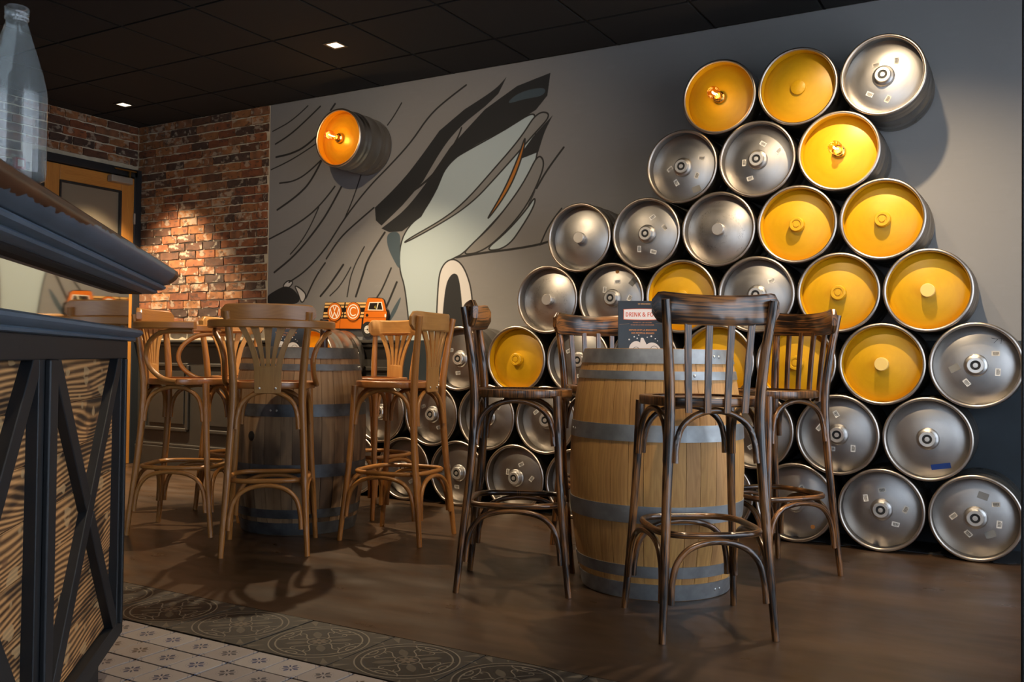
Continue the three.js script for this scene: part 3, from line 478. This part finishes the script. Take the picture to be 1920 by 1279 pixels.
// ------------------------------------------------------------------ barrels
function makeBarrel(label, [x, z], woods, hoopMat, turn) {
  const g = thing('wine_barrel', label, 'barrel', [x, 0, z], turn);
  const H = 0.95, R = (h) => 0.2935 + 0.0565 * (1 - ((h - 0.475) / 0.475) ** 2), W = [0.8, 1.0, 1.2].map((k) => k * Math.PI * 2 / 30);
  const stave = W.map((w) => { const st = []; for (let i = 0; i <= 10; i++) { const h = H * i / 10, r = R(h), s = []; const a = w / 2 - 0.0009 / r; for (const [t, dr] of [[-1, -0.0012], [-0.4, 0], [0.4, 0], [1, -0.0012], [1, -0.024], [-1, -0.024]]) s.push(V(Math.sin(a * t) * (r + dr), h, Math.cos(a * t) * (r + dr))); st.push(s); } return loft(st, { crease: 0.6 }); });
  let a = 0; for (let i = 0; i < 30; i++) { const k = [0, 1, 2, 1, 2, 0, 2, 0, 1][i % 9] ; const kk = i === 27 || i === 28 || i === 29 ? i - 27 : k; a += W[kk] / 2; const m = obj('stave', stave[kk], woods[Math.floor(rnd() * woods.length)], g); m.rotation.y = a; a += W[kk] / 2; }
  for (const [y0, y1] of [[0.002, 0.064], [0.088, 0.132], [0.295, 0.36], [0.6, 0.662], [0.832, 0.864], [0.893, 0.948]]) {
    const o = obj('hoop', lathe([[R(y0) - 0.002, y0], [R(y0) + 0.003, y0], [R((y0 + y1) / 2) + 0.003, (y0 + y1) / 2], [R(y1) + 0.003, y1], [R(y1) - 0.002, y1]], 64, 0.4), hoopMat, g);
    { const uv = o.geometry.attributes.uv, p = o.geometry.attributes.position; for (let i = 0; i < uv.count; i++) uv.setXY(i, uv.getX(i) * 2.1, p.getY(i)); }
    const riv = []; for (const d of [0, 0.09]) riv.push(new THREE.SphereGeometry(0.006, 8, 6).scale(1, 1, 0.5).translate(0, 0, R((y0 + y1) / 2) + 0.0035).rotateY(0.5 + y0 * 7 + d).translate(0, (y0 + y1) / 2, 0));
    obj('rivets', riv, M.rivet, o);
  }
  const boards = []; for (let i = -3; i <= 3; i++) { const c = i * 0.078, hw = Math.sqrt(Math.max(0.01, 0.268 ** 2 - (Math.abs(c) + 0.02) ** 2)); boards.push([c, hw]); }
  for (const [c, hw] of boards) obj('head_board', box(hw * 2, 0.02, 0.0765, 0, 0.92, c), woods[Math.floor(rnd() * woods.length)], g);
  return g;
}
const B2 = [-1.388, 1.533], B1 = [-3.47, 1.38];
makeBarrel('pale oak wine barrel with bright zinc hoops among the dark stools', B2, M.oak, M.zinc, 0.7);
const oldBarrel = makeBarrel('dark weathered wine barrel with blackened hoops among the honey-coloured stools', B1, M.oldOak, M.iron, 1.9);
obj('knot_hole', new THREE.CylinderGeometry(0.019, 0.022, 0.012, 20).scale(1, 1, 1.25).rotateX(Math.PI / 2).translate(0, 0.5, 0.3455).rotateY(-1.9), std({ color: rgb(0.01, 0.007, 0.005), roughness: 0.9 }), oldBarrel);

// ------------------------------------------------------------------ bar stools (front towards +z)
function seatShape(k) { const s = new THREE.Shape(), n = 40; for (let i = 0; i < n; i++) { const a = i / n * 6.28318, c = Math.cos(a), q = Math.sin(a), w = q > 0 ? 0.198 : 0.182; const e = 0.82; s[i ? 'lineTo' : 'moveTo'](Math.sign(c) * Math.abs(c) ** e * w * k, -(Math.sign(q) * Math.abs(q) ** e * (q > 0 ? 0.212 : 0.172) * k)); } s.closePath(); return s; }
function seatGeo() {
  const s = seatShape(1), hole = seatShape(0.8); s.holes.push(new THREE.Path(hole.getPoints()));
  const o = { depth: 0.022, bevelEnabled: true, bevelThickness: 0.005, bevelSize: 0.005, bevelSegments: 3, curveSegments: 3 };
  const rim = metric(toCreasedNormals(new THREE.ExtrudeGeometry(s, o).rotateX(-Math.PI / 2).translate(0, 0.758, 0), 0.7));
  const panel = metric(new THREE.ExtrudeGeometry(seatShape(0.825), { depth: 0.012, bevelEnabled: false }).rotateX(-Math.PI / 2).translate(0, 0.766, 0));
  return { rim, panel };
}
const SEAT = seatGeo();
const LEG = {
  rear: (s) => tube([[s * 0.189, 0, -0.2175], [s * 0.178, 0.2, -0.197], [s * 0.163, 0.5, -0.167], [s * 0.153, 0.74, -0.158], [s * 0.162, 0.9, -0.17], [s * 0.183, 1.105, -0.2]], (t) => 0.0125 + 0.0055 * Math.sin(Math.min(1, t * 1.5) * 1.4) - 0.003 * sm(0.75, 1, t), { seg: 26, sides: 12 }),
  front: (s) => tube([[s * 0.207, 0, 0.2175], [s * 0.196, 0.18, 0.2], [s * 0.18, 0.45, 0.178], [s * 0.168, 0.762, 0.165]], (t) => 0.0125 + 0.0045 * t, { seg: 16, sides: 12 }),
};
const at = (k, s, h) => (k === 'r' ? V(s * mix(0.189, 0.153, h / 0.76), h, mix(-0.2175, -0.158, h / 0.76)) : V(s * mix(0.207, 0.168, h / 0.76), h, mix(0.2175, 0.165, h / 0.76)));
function arch(k1, s1, k2, s2, h0, h1) {   // bent-wood brace between two legs
  const in_ = (a, b, d) => a.clone().add(b.clone().sub(a).normalize().multiplyScalar(d)), p = [];
  const A = (h, d) => in_(at(k1, s1, h), at(k2, s2, h), d), Bq = (h, d) => in_(at(k2, s2, h), at(k1, s1, h), d), w = at(k1, s1, h1).distanceTo(at(k2, s2, h1));
  const f = (t) => mix(h0, h1, t);
  return tube([A(f(0), 0.024), A(f(0.35), 0.026), A(f(0.68), 0.042), A(f(0.9), 0.085), A(f(1), w / 2), Bq(f(0.9), 0.085), Bq(f(0.68), 0.042), Bq(f(0.35), 0.026), Bq(f(0), 0.024)], 0.0108, { seg: 30, sides: 9 });
}
const ringGeo = (() => { const p = []; for (let i = 0; i < 24; i++) { const a = i / 24 * 6.28318, c = Math.cos(a), q = Math.sin(a); p.push(V(Math.sign(c) * Math.abs(c) ** 0.55 * 0.178, 0.337, Math.sign(q) * Math.abs(q) ** 0.55 * 0.187)); } return tube(p, 0.0115, { seg: 60, sides: 9, closed: true }); })();
function crestGeo(y0, y1, half, R, zc, th, dip) {
  const st = []; for (let i = 0; i <= 26; i++) {
    const t = i / 13 - 1, x = t * half, ph = Math.asin(x / R), zz = zc + R * (1 - Math.cos(ph)), e = Math.abs(t) > 0.86 ? Math.sqrt(Math.max(0.06, 1 - ((Math.abs(t) - 0.86) / 0.14) ** 2)) : 1;
    const yc = (y0 + y1) / 2 + dip * t * t, hh = (y1 - y0) / 2 * mix(0.25, 1, e) * (1 + 0.1 * t * t), nx = -Math.sin(ph), nz = Math.cos(ph), s = [];
    for (const [a, b] of [[-1, -0.85], [-0.6, -1], [0.6, -1], [1, -0.85], [1, 0.85], [0.6, 1], [-0.6, 1], [-1, 0.85]]) s.push(V(x + nx * a * th / 2, yc + b * hh, zz + nz * a * th / 2));
    st.push(s);
  } return loft(st, { crease: 0.6 });
}
const crestDark = crestGeo(1.02, 1.118, 0.212, 0.38, -0.215, 0.022, 0.014), crestLight = crestGeo(1.035, 1.125, 0.2, 0.42, -0.208, 0.024, 0.002), crestArm = crestGeo(1.068, 1.14, 0.205, 0.40, -0.222, 0.026, -0.006);
function slat(x) { const st = []; for (const [h, z] of [[0.735, -0.181], [0.80, -0.185], [0.9, -0.192], [1.035, -0.207]]) { const q = x * mix(0.95, 1.08, (h - 0.735) / 0.3) , w = 0.0105, d = 0.0055, zz = z + (Math.abs(x) > 0.05 ? 0.006 : 0); st.push([V(q - w, h, zz - d), V(q + w, h, zz - d), V(q + w, h, zz + d), V(q - w, h, zz + d)]); } return loft(st, { crease: 0.4 }); }
function fanGeo(top) {
  const s = new THREE.Shape(), yb = 0.735, y1 = 0.845; s.moveTo(-0.058, yb + 0.008); s.quadraticCurveTo(-0.058, yb, -0.05, yb); s.lineTo(0.05, yb); s.quadraticCurveTo(0.058, yb, 0.058, yb + 0.008); s.lineTo(0.06, y1);
  s.bezierCurveTo(0.068, 0.93, 0.1, 0.99, 0.142, top); s.lineTo(-0.142, top); s.bezierCurveTo(-0.1, 0.99, -0.068, 0.93, -0.06, y1); s.closePath();
  for (const i of [-1.5, -0.5, 0.5, 1.5]) {
    const p = new THREE.Path(), e = (t) => i * 0.0225 + i * 0.0385 * t ** 1.6, w = (t) => 0.0035 + 0.0085 * t, yy = (t) => mix(0.856, top - 0.012, t), L = [], Rr = [];
    for (let k = 0; k <= 8; k++) { const t = k / 8; L.push([e(t) - w(t), yy(t)]); Rr.push([e(t) + w(t), yy(t)]); }
    p.moveTo(...L[0]); for (const q of L.slice(1)) p.lineTo(...q); for (const q of Rr.reverse()) p.lineTo(...q); p.closePath(); s.holes.push(p);
  }
  const g = new THREE.ExtrudeGeometry(s, { depth: 0.008, bevelEnabled: true, bevelThickness: 0.0012, bevelSize: 0.0012, bevelSegments: 1, curveSegments: 6 });
  const p = g.attributes.position; for (let i = 0; i < p.count; i++) { const y = p.getY(i), x = p.getX(i); p.setZ(i, p.getZ(i) - 0.184 - 0.09 * Math.max(0, y - 0.8) + 1.0 * x * x); }
  g.computeVertexNormals(); return metric(toCreasedNormals(g, 0.5), 1);
}
const fanTall = fanGeo(1.05);
function makeStool(kind, name, label) {
  const wd = kind === 'dark' ? M.dark : M.honey, g = thing(name, label, 'bar stool');
  obj('seat', SEAT.rim, kind === 'dark' ? M.dark : M.honeySeat, g); obj('seat_panel', SEAT.panel, kind === 'dark' ? M.dark : M.honeySeat, g);
  for (const s of [-1, 1]) { obj('leg', LEG.rear(s), wd, g); obj('leg', LEG.front(s), wd, g); }
  for (const [h0, h1] of [[0.57, 0.742], [0.12, 0.318]]) for (const a of [['r', -1, 'r', 1], ['f', -1, 'f', 1], ['r', -1, 'f', -1], ['r', 1, 'f', 1]]) obj(h0 > 0.3 ? 'seat_brace' : 'leg_brace', arch(...a, h0, h1), wd, g);
  obj('foot_ring', ringGeo, wd, g);
  if (kind === 'dark') { obj('crest_rail', crestDark, wd, g); for (const x of [-0.1, -0.035, 0.035, 0.1]) obj('slat', slat(x), wd, g); }
  else {
    obj('crest_rail', kind === 'arm' ? crestArm : crestLight, kind === 'arm' ? M.honey : M.ply, g);
    const f = obj('fan_splat', fanTall, M.ply, g); obj('bolts', [-0.036, 0.036].map((x) => new THREE.SphereGeometry(0.0055, 8, 6).scale(1, 1, 0.5).translate(x, 0.757, -0.1868)), M.chrome, f);
    if (kind === 'arm') {
      obj('arm_rail', band([[-0.258, 1.05, 0.14], [-0.268, 1.05, -0.01], [-0.24, 1.05, -0.12], [-0.155, 1.05, -0.196], [0, 1.05, -0.222], [0.155, 1.05, -0.196], [0.24, 1.05, -0.12], [0.268, 1.05, -0.01], [0.258, 1.05, 0.14]], 0.05, 0.037, 40), M.honey, g);
      for (const s of [-1, 1]) obj('arm_bow', tube([[s * 0.262, 1.02, 0.13], [s * 0.264, 1.02, 0.02], [s * 0.25, 1.005, -0.05], [s * 0.218, 0.955, -0.11], [s * 0.2, 0.895, -0.128], [s * 0.199, 0.835, -0.105], [s * 0.206, 0.785, -0.04], [s * 0.209, 0.77, 0.03]], 0.0125, { seg: 28 }), wd, g);
    }
  }
  return g;
}
{
  const put = (kind, name, group, list) => { const src = makeStool(kind, name, ''), base = src.name; list.forEach(([p, deg, label], i) => { const o = i ? src.clone() : src; if (i) { o.name = numbered(base); scene.add(o); } o.position.set(p[0], 0, p[1]); o.rotation.set(0, THREE.MathUtils.degToRad(deg), 0); o.userData = { label, category: 'bar stool', group }; }); };
  put('dark', 'bentwood_bar_stool', 'dark bar stools around the pale barrel', [
    [[-1.047, 2.0], -143.1, 'dark bentwood bar stool nearest the viewer, its back hiding the menu card'],
    [[-1.859, 1.846], 114.5, 'dark bentwood bar stool seen side-on, left of the pale barrel'],
    [[-1.041, 1.069], -33.4, 'dark bentwood bar stool right of the pale barrel, close to the kegs'],
    [[-1.81, 1.09], 47, 'dark bentwood bar stool half hidden behind the pale barrel']]);
  put('arm', 'bentwood_bar_armchair', 'honey bar armchairs around the dark barrel', [
    [[-3.184, 1.887], -140.3, 'honey bentwood bar stool with arms, its fan back turned to the viewer'],
    [[-3.881, 1.789], 117.8, 'honey bentwood bar stool with arms, leftmost, beside the bar end']]);
  put('light', 'fan_back_bar_stool', 'honey armless bar stools around the dark barrel', [
    [[-2.835, 1.338], -82, 'honey armless bar stool with fan back, right of the dark barrel'],
    [[-3.42, 0.82], -5, 'honey armless bar stool behind the dark barrel, crest under the truck sign'],
    [[-4.05, 1.22], 75, 'honey armless bar stool behind the left armchair, near the wainscot']]);
}
// ------------------------------------------------------------------ bar: local x runs along the bar (0 at the far end), local z points to the guests
const BX = [-0.676366, -0.736566], BN = [0.736566, -0.676366], BAR_TURN = Math.atan2(BN[0], BN[1]);
const barAt = (s, off) => [BN[0] * off + BX[0] * s, 0, BN[1] * off + BX[1] * s];
const run = (profile, x0, x1, seg = 1) => { const st = []; for (let i = 0; i <= seg; i++) st.push(profile.map(([z, y]) => V(mix(x0, x1, i / seg), y, z))); return loft(st, { crease: 0.45 }); };
{
  const g = thing('bar_counter', 'black-framed bar counter faced with scorched boards and crossed braces', 'bar counter', barAt(-0.945, -3.955), BAR_TURN);
  const N = -3.75;   // near end (behind the camera)
  obj('plinth', box(-N - 0.06, 0.115, 0.45, (N - 0.06) / 2, 0.0575, -0.275), M.barBlack, g);
  obj('carcass', box(-N, 0.825, 0.46, N / 2, 0.5275, -0.272), M.barBlack, g);
  obj('frame_rail', rbox(-N, 0.05, 0.045, N / 2, 0.918, -0.0225, 0.003), M.barBlack, g);
  obj('frame_rail', rbox(-N, 0.045, 0.045, N / 2, 0.14, -0.0225, 0.003), M.barBlack, g);
  const posts = [[-0.09, 0]]; for (let i = 0; i < 5; i++) posts.push([-0.883 - i * 0.785, -0.751 - i * 0.785]);
  for (const [a, b] of posts) {
    if (a === -0.09) obj('frame_post', [rbox(0.085, 0.735, 0.045, -0.0425, 0.527, -0.0225, 0.003, 1), rbox(0.02, 0.735, 0.012, -0.06, 0.527, 0.004, 0.004, 1)], M.barBlack, g);
    else obj('frame_post', [rbox(b - a, 0.735, 0.045, (a + b) / 2, 0.527, -0.0225, 0.003, 1), rbox(0.06, 0.735, 0.014, (a + b) / 2, 0.527, 0.005, 0.005, 1)], M.barBlack, g);
  }
  for (let i = 0; i < 4; i++) {
    const a = posts[i + 1][1], b = posts[i][0], c = (a + b) / 2, w = b - a, h = 0.732, L = Math.hypot(w, h), ang = Math.atan2(h, w);
    const one = rbox(L, 0.05, 0.03, 0, 0, 0, 0.003).rotateZ(ang).translate(c, 0.528, -0.016); obj('cross_brace', one, M.barBlack, g);
    const g2 = (s) => rbox(L / 2 - 0.03, 0.05, 0.03, s * (L / 4 + 0.012), 0, 0, 0.003).rotateZ(-ang).translate(c, 0.528, -0.016); obj('cross_brace', g2(-1), M.barBlack, g); obj('cross_brace', g2(1), M.barBlack, g);
    for (let k = 0; k < 7; k++) { const y = 0.165 + (k + 0.5) * 0.105, u0 = rnd() * 1.3; const m = obj('plank', metric(new RoundedBoxGeometry(w + 0.02, 0.104, 0.018, 1, 0.002).translate(c, y, -0.032 + rr(-0.001, 0.001)), 0, u0, -y + 0.0525), M.char[(k + i) % 3], g); void m; }
  }
  // moulded ledge and the mirror strip above it
  obj('ledge_moulding', run([[-0.5, 0.942], [0.004, 0.942], [0.014, 0.944], [0.017, 0.949], [0.013, 0.953], [0.022, 0.955], [0.03, 0.959], [0.036, 0.966], [0.033, 0.973], [0.026, 0.976], [0.02, 0.9785], [-0.5, 0.9785]], N, 0.03), M.barPaint, g);
  obj('mirror_strip', box(-N, 0.0995, 0.01, N / 2 - 0.005, 1.0285, -0.004), M.mirror, g);
  obj('riser', box(-N - 0.02, 0.0995, 0.3, N / 2 - 0.01, 1.0285, -0.16), M.barBlack, g);
}
{
  const t = thing('moulded_worktop', 'heavy moulded bar worktop, worn brown nosing over blue-grey paint', 'worktop', (() => { const p = barAt(-0.945, -3.955); p[1] = 1.0685; return p; })(), BAR_TURN);
  const N = -3.75, E = 0.085;
  obj('slab', box(E - 0.06 - N, 0.04, 0.48, (E - 0.06 + N) / 2, 0.03, -0.21), M.barBlack, t);
  obj('lower_moulding', run([[0.0, 0.013], [0.056, 0.014], [0.066, 0.016], [0.070, 0.020], [0.066, 0.024], [0.078, 0.025], [0.088, 0.028], [0.092, 0.033], [0.088, 0.038], [0.04, 0.039], [0.0, 0.039]], N, E - 0.03), M.barPaint, t);
  // nosing: dark varnished wood on top, paint with a ragged worn edge below
  const worn = tex(2048, 128, (u, v) => { const e = mix(0.05, 0.78, sm(0.52, 0.90, u)) + 0.16 * (fbm(u, 0.5, 40, 2, 601, 3) - 0.3) + 0.22 * (fbm(u, 0.2, 200, 2, 607, 2) - 0.3), b = v > e ? 1 : 0, a = fbm(u, v, 60, 6, 611, 4); return b ? lerp3([0.025, 0.010, 0.006], [0.085, 0.032, 0.014], a) : lerp3([0.06, 0.08, 0.104], [0.09, 0.118, 0.152], a); }, 4, 1);
  worn.repeat.set(0.25, 1 / 0.12);
  const pr = [[0.078, 0.039], [0.090, 0.041], [0.100, 0.045], [0.110, 0.051], [0.118, 0.058], [0.1235, 0.066], [0.125, 0.073], [0.1235, 0.080], [0.118, 0.085], [0.108, 0.088], [0.02, 0.089], [0.02, 0.039]];
  const st = [], uvv = []; let acc = 0; pr.forEach((p, i) => { if (i) acc += Math.hypot(p[0] - pr[i - 1][0], p[1] - pr[i - 1][1]); uvv.push(acc); });
  // rounded far end: sections shrink towards the middle of the nosing
  const xs = [N, -2.6, -1.4, -0.4, E - 0.03, E - 0.012, E - 0.003, E]; xs.forEach((x, i) => { const k = i < 5 ? 1 : [0.97, 0.9, 0.8][i - 5]; st.push(pr.map(([z, y]) => V(x, 0.063 + (y - 0.063) * k, 0.02 + (z - 0.02) * (i < 5 ? 1 : 1 - (1 - k) * 0.3)))); });
  const g = loft(st, { crease: 0.5 }), uv = g.attributes.uv, p = g.attributes.position;
  for (let i = 0; i < uv.count; i++) uv.setXY(i, p.getX(i), clamp((p.getY(i) - 0.039) / 0.05) * 0.118);
  obj('nosing', g, phy({ map: worn, roughness: 0.36 }), t);
  obj('top_board', rbox(E - 0.01 - N, 0.036, 0.47, (E - 0.01 + N) / 2, 0.071, -0.215, 0.004), std({ map: wood([0.03, 0.014, 0.008], [0.08, 0.035, 0.017], 621), roughness: 0.4 }), t);
}
// clear bottle on the bar top
{
  const g = thing('glass_bottle', 'clear empty glass bottle standing on the bar top', 'bottle', [-1.318, 1.1585, 4.30], 0);
  const prof = [[0, 0.004], [0.036, 0.002], [0.042, 0.006], [0.0435, 0.014], [0.0435, 0.125], [0.042, 0.14], [0.036, 0.165], [0.026, 0.198], [0.0185, 0.222], [0.0145, 0.236], [0.0145, 0.238], [0.0165, 0.24], [0.0165, 0.243], [0.0148, 0.2445], [0.0165, 0.247], [0.0168, 0.256], [0.015, 0.2585], [0.0115, 0.258]];
  obj('glass', lathe(prof, 64, 0.9), phy({ color: rgb(0.90, 0.95, 0.95), transmission: 0.94, thickness: 0, ior: 1.5, roughness: 0.16 }), g);
}
// ------------------------------------------------------------------ menu cards on the barrels
const menuTex = canvasTex(512, 528, (c, w, h) => {
  c.fillStyle = '#17191b'; c.fillRect(0, 0, w, h); c.fillStyle = '#20262a'; c.fillRect(0, 236, w, h - 236);
  c.strokeStyle = '#8a6a44'; c.lineWidth = 3; c.beginPath(); c.moveTo(10, 238); c.lineTo(110, 228); c.moveTo(370, 228); c.lineTo(w - 10, 228); c.stroke();
  c.textAlign = 'center'; c.fillStyle = '#d9a05a'; c.font = 'bold 19px sans-serif'; c.fillText('SO BRASSERIE', 256, 34);
  c.fillStyle = '#e9e3df'; c.strokeStyle = '#d5622c'; c.lineWidth = 6; c.beginPath(); c.moveTo(52, 84); c.quadraticCurveTo(240, 70, 440, 84); c.lineTo(440, 184); c.quadraticCurveTo(240, 196, 52, 184); c.closePath(); c.fill(); c.stroke();
  c.fillStyle = '#c24a22'; c.font = 'bold 58px sans-serif'; c.save(); c.translate(246, 157); c.scale(0.86, 1.05); c.fillText('DRINK & FOOD', 0, 0); c.restore();
  c.fillStyle = '#c07a3e'; c.font = 'bold 15px sans-serif'; c.fillText('OUVERT 7/7 - DE 11H À 00H', 240, 222); c.fillText('10 RUE DE LA GARE GOURMANDE', 240, 246);
  c.fillStyle = '#d9892f'; c.font = 'bold 22px sans-serif'; c.fillText('DEPUIS 2017 LA BRASSERIE', 246, 300); c.fillText('DES PETITS & GRANDS', 246, 332);
  c.fillStyle = '#dcdad6'; for (const [x, y, r] of [[110, 390, 8], [160, 362, 7], [205, 345, 6], [190, 378, 7], [330, 355, 9], [370, 380, 6], [290, 366, 6], [392, 402, 5], [470, 376, 5]]) { c.beginPath(); c.arc(x, y, r, 0, 7); c.fill(); }
  c.beginPath(); c.moveTo(110, 528); c.bezierCurveTo(90, 430, 170, 380, 220, 420); c.lineTo(226, 372); c.lineTo(250, 372); c.lineTo(285, 440); c.bezierCurveTo(340, 390, 420, 430, 440, 528); c.fill();
  c.strokeStyle = '#1a1a1a'; c.lineWidth = 4; c.beginPath(); c.arc(180, 500, 34, 3.2, 6.1); c.arc(360, 490, 36, 3.4, 6.0); c.stroke();
});
function menu(label, [x, z], turn) {
  const g = thing('menu_card', label, 'menu card', [x, 0.931, z], turn, 'menu cards on the barrels');
  const b = rbox(0.212, 0.218, 0.006, 0, 0.109, 0, 0.001); const m = obj('card', b, M.frameBlack, g); m.rotation.x = -0.06;
  const f = obj('print', new THREE.PlaneGeometry(0.208, 0.214).translate(0, 0.109, 0.0036), std({ map: menuTex, roughness: 0.28 }), m); void f;
  obj('stand', rbox(0.12, 0.012, 0.07, 0, 0.006, -0.01, 0.003), M.frameBlack, g);
}
menu('black DRINK & FOOD menu card standing on the pale barrel', [-1.435, 1.56], 0.38);
menu('black menu card on the dark barrel, behind the fan-backed stool', [-3.52, 1.44], 0.62);
{
  const g = thing('dark_bottle', 'slim dark bottle with black cap on the dark barrel', 'bottle', [-3.33, 0.931, 1.36]);
  obj('body', lathe([[0, 0], [0.021, 0], [0.021, 0.11], [0.014, 0.125], [0, 0.125]], 24, 0.5), std({ color: rgb(0.03, 0.015, 0.01), roughness: 0.25 }), g);
  obj('cap', lathe([[0, 0.125], [0.022, 0.125], [0.023, 0.13], [0.023, 0.165], [0.021, 0.17], [0, 0.17]], 24, 0.5), M.rubber, g);
}
// ------------------------------------------------------------------ flat wooden pick-up truck sign on the wall
{
  const g = thing('truck_sign', 'orange flat wooden pick-up truck sign reading W C on the wall', 'sign', [-4.519, 1.048, 0.012], 0);
  const X = (v) => (v - 600) * 0.000757, Y = (v) => (700 - v) * 0.00054;
  const s = new THREE.Shape(); [[590, 600], [585, 430], [600, 300], [612, 248], [1112, 262], [1118, 225], [1130, 203], [1240, 203], [1292, 214], [1312, 236], [1338, 345], [1362, 372], [1368, 420], [1350, 500], [1340, 530], [1250, 615], [1200, 625], [1060, 608]].forEach(([x, y], i) => s[i ? 'lineTo' : 'moveTo'](X(x), Y(y))); s.closePath();
  obj('board', metric(new THREE.ExtrudeGeometry(s, { depth: 0.012, bevelEnabled: true, bevelSize: 0.001, bevelThickness: 0.001, bevelSegments: 1 })), std({ color: rgb(0.02, 0.012, 0.008), roughness: 0.6 }), g);
  const W = 1024, H = 468, t = canvasTex(W, H, (c) => {
    c.setTransform(W / 790, 0, 0, H / 505, -580 * W / 790, -195 * H / 505);
    const poly = (p, col) => { c.beginPath(); p.forEach(([x, y], i) => (i ? c.lineTo(x, y) : c.moveTo(x, y))); c.closePath(); c.fillStyle = col; c.fill(); };
    const O = '#cf6a12', K = '#150d08'; c.fillStyle = K; c.fillRect(580, 195, 790, 505);
    for (let i = 0; i < 5; i++) if (i !== 2) poly([[610 - i * 5, 252 + i * 42], [1105, 264 + i * 42 - 4], [1105, 292 + i * 42 - 4], [606 - i * 5, 280 + i * 42]], '#d9ab68'); poly([[850, 252], [865, 252], [840, 460], [825, 460]], K);
    poly([[592, 470], [1062, 468], [1050, 604], [590, 596]], O); poly([[1085, 390], [1120, 215], [1138, 206], [1290, 218], [1310, 240], [1340, 375], [1350, 400], [1335, 520], [1240, 612], [1215, 612], [1200, 545], [1130, 530], [1085, 560], [1070, 600]], O);
    poly([[1125, 365], [1143, 262], [1290, 262], [1310, 372]], '#e6dfd0'); poly([[1136, 355], [1151, 272], [1280, 272], [1298, 362]], '#1c120c'); poly([[1240, 272], [1255, 272], [1235, 355], [1225, 355]], '#d8d2b8'); poly([[1200, 330], [1215, 300], [1222, 350]], '#9a8a30');
    c.strokeStyle = K; c.lineWidth = 4; c.beginPath(); for (const l of [[[1085, 462], [1345, 466]], [[1080, 380], [1340, 382]], [[800, 470], [795, 595]], [[1062, 470], [1055, 600]], [[595, 520], [760, 522]], [[1085, 390], [1065, 600]]]) { c.moveTo(...l[0]); c.lineTo(...l[1]); } c.stroke();
    c.fillStyle = K; c.beginPath(); c.ellipse(1120, 430, 16, 20, 0, 0, 7); c.fill(); c.fillStyle = '#efe6d8'; c.beginPath(); c.ellipse(1332, 438, 9, 24, 0, 0, 7); c.fill();
  });
  const pf = new THREE.ShapeGeometry(s).translate(0, 0, 0.0136), pu = pf.attributes.uv, pp = pf.attributes.position;
  for (let i = 0; i < pu.count; i++) pu.setXY(i, (pp.getX(i) / 0.000757 + 600 - 580) / 790, 1 - (700 - pp.getY(i) / 0.00054 - 195) / 505);
  obj('painted_face', pf, std({ map: t, roughness: 0.5 }), g);
  const disc = (cx, letter) => {
    const d = obj('letter_roundel', new THREE.CylinderGeometry(0.067, 0.067, 0.006, 40).rotateX(Math.PI / 2).translate(X(cx), Y(378), 0.0165), std({ color: rgb(0.02, 0.012, 0.008), roughness: 0.6 }), g);
    const q = new THREE.CircleGeometry(0.0645, 40).translate(X(cx), Y(378), 0.0198);
    obj('letter_print', q, std({ roughness: 0.5, map: canvasTex(256, 256, (c) => {
      c.fillStyle = '#cf6a12'; c.fillRect(0, 0, 256, 256); c.strokeStyle = '#efe6d8'; c.lineWidth = 15; c.beginPath(); c.arc(128, 128, 94, 0, 7); c.stroke(); c.lineJoin = 'miter';
      if (letter === 'W') { c.lineWidth = 17; c.beginPath(); c.lineWidth = 14; c.moveTo(98, 44); c.lineTo(128, 112); c.lineTo(158, 44); c.moveTo(50, 84); c.lineTo(92, 202); c.lineTo(128, 132); c.lineTo(164, 202); c.lineTo(206, 84); c.stroke(); }
      else { c.lineWidth = 17; c.beginPath(); c.arc(132, 128, 58, 0.75, 5.53); c.stroke(); }
    }) }), d);
  };
  disc(735, 'W'); disc(960, 'C');
  const wh = obj('wheel', new THREE.CylinderGeometry(0.053, 0.053, 0.008, 32).rotateX(Math.PI / 2).translate(X(1135), Y(612), 0.0175), M.rubber, g);
  obj('hub_cap', new THREE.CylinderGeometry(0.028, 0.028, 0.003, 28).rotateX(Math.PI / 2).translate(X(1137), Y(615), 0.0225), std({ color: rgb(0.72, 0.68, 0.62), roughness: 0.5 }), wh);
  obj('hub_centre', [new THREE.CylinderGeometry(0.007, 0.007, 0.002, 16).rotateX(Math.PI / 2).translate(X(1137), Y(615), 0.0245), ...[0, 1, 2, 3, 4, 5, 6, 7].map((k) => new THREE.CylinderGeometry(0.0026, 0.0026, 0.002, 8).rotateX(Math.PI / 2).translate(X(1137) + 0.018 * Math.cos(k * 0.785), Y(615) + 0.018 * Math.sin(k * 0.785), 0.0245))], M.rubber, wh);
}
// red call point beside the door, half behind the bottle
{
  const g = thing('alarm_box', 'small red alarm box on the brick wall beside the door', 'alarm box', [X0 + 0.016, 2.30, 1.06], Math.PI / 2);
  obj('housing', rbox(0.085, 0.085, 0.04, 0, 0, 0.02, 0.008), std({ color: rgb(0.35, 0.02, 0.012), roughness: 0.4 }), g);
  obj('front_plate', rbox(0.05, 0.05, 0.004, 0, 0, 0.042, 0.001), std({ color: rgb(0.6, 0.56, 0.5), roughness: 0.4 }), g);
}
renderer.render(scene, camera);
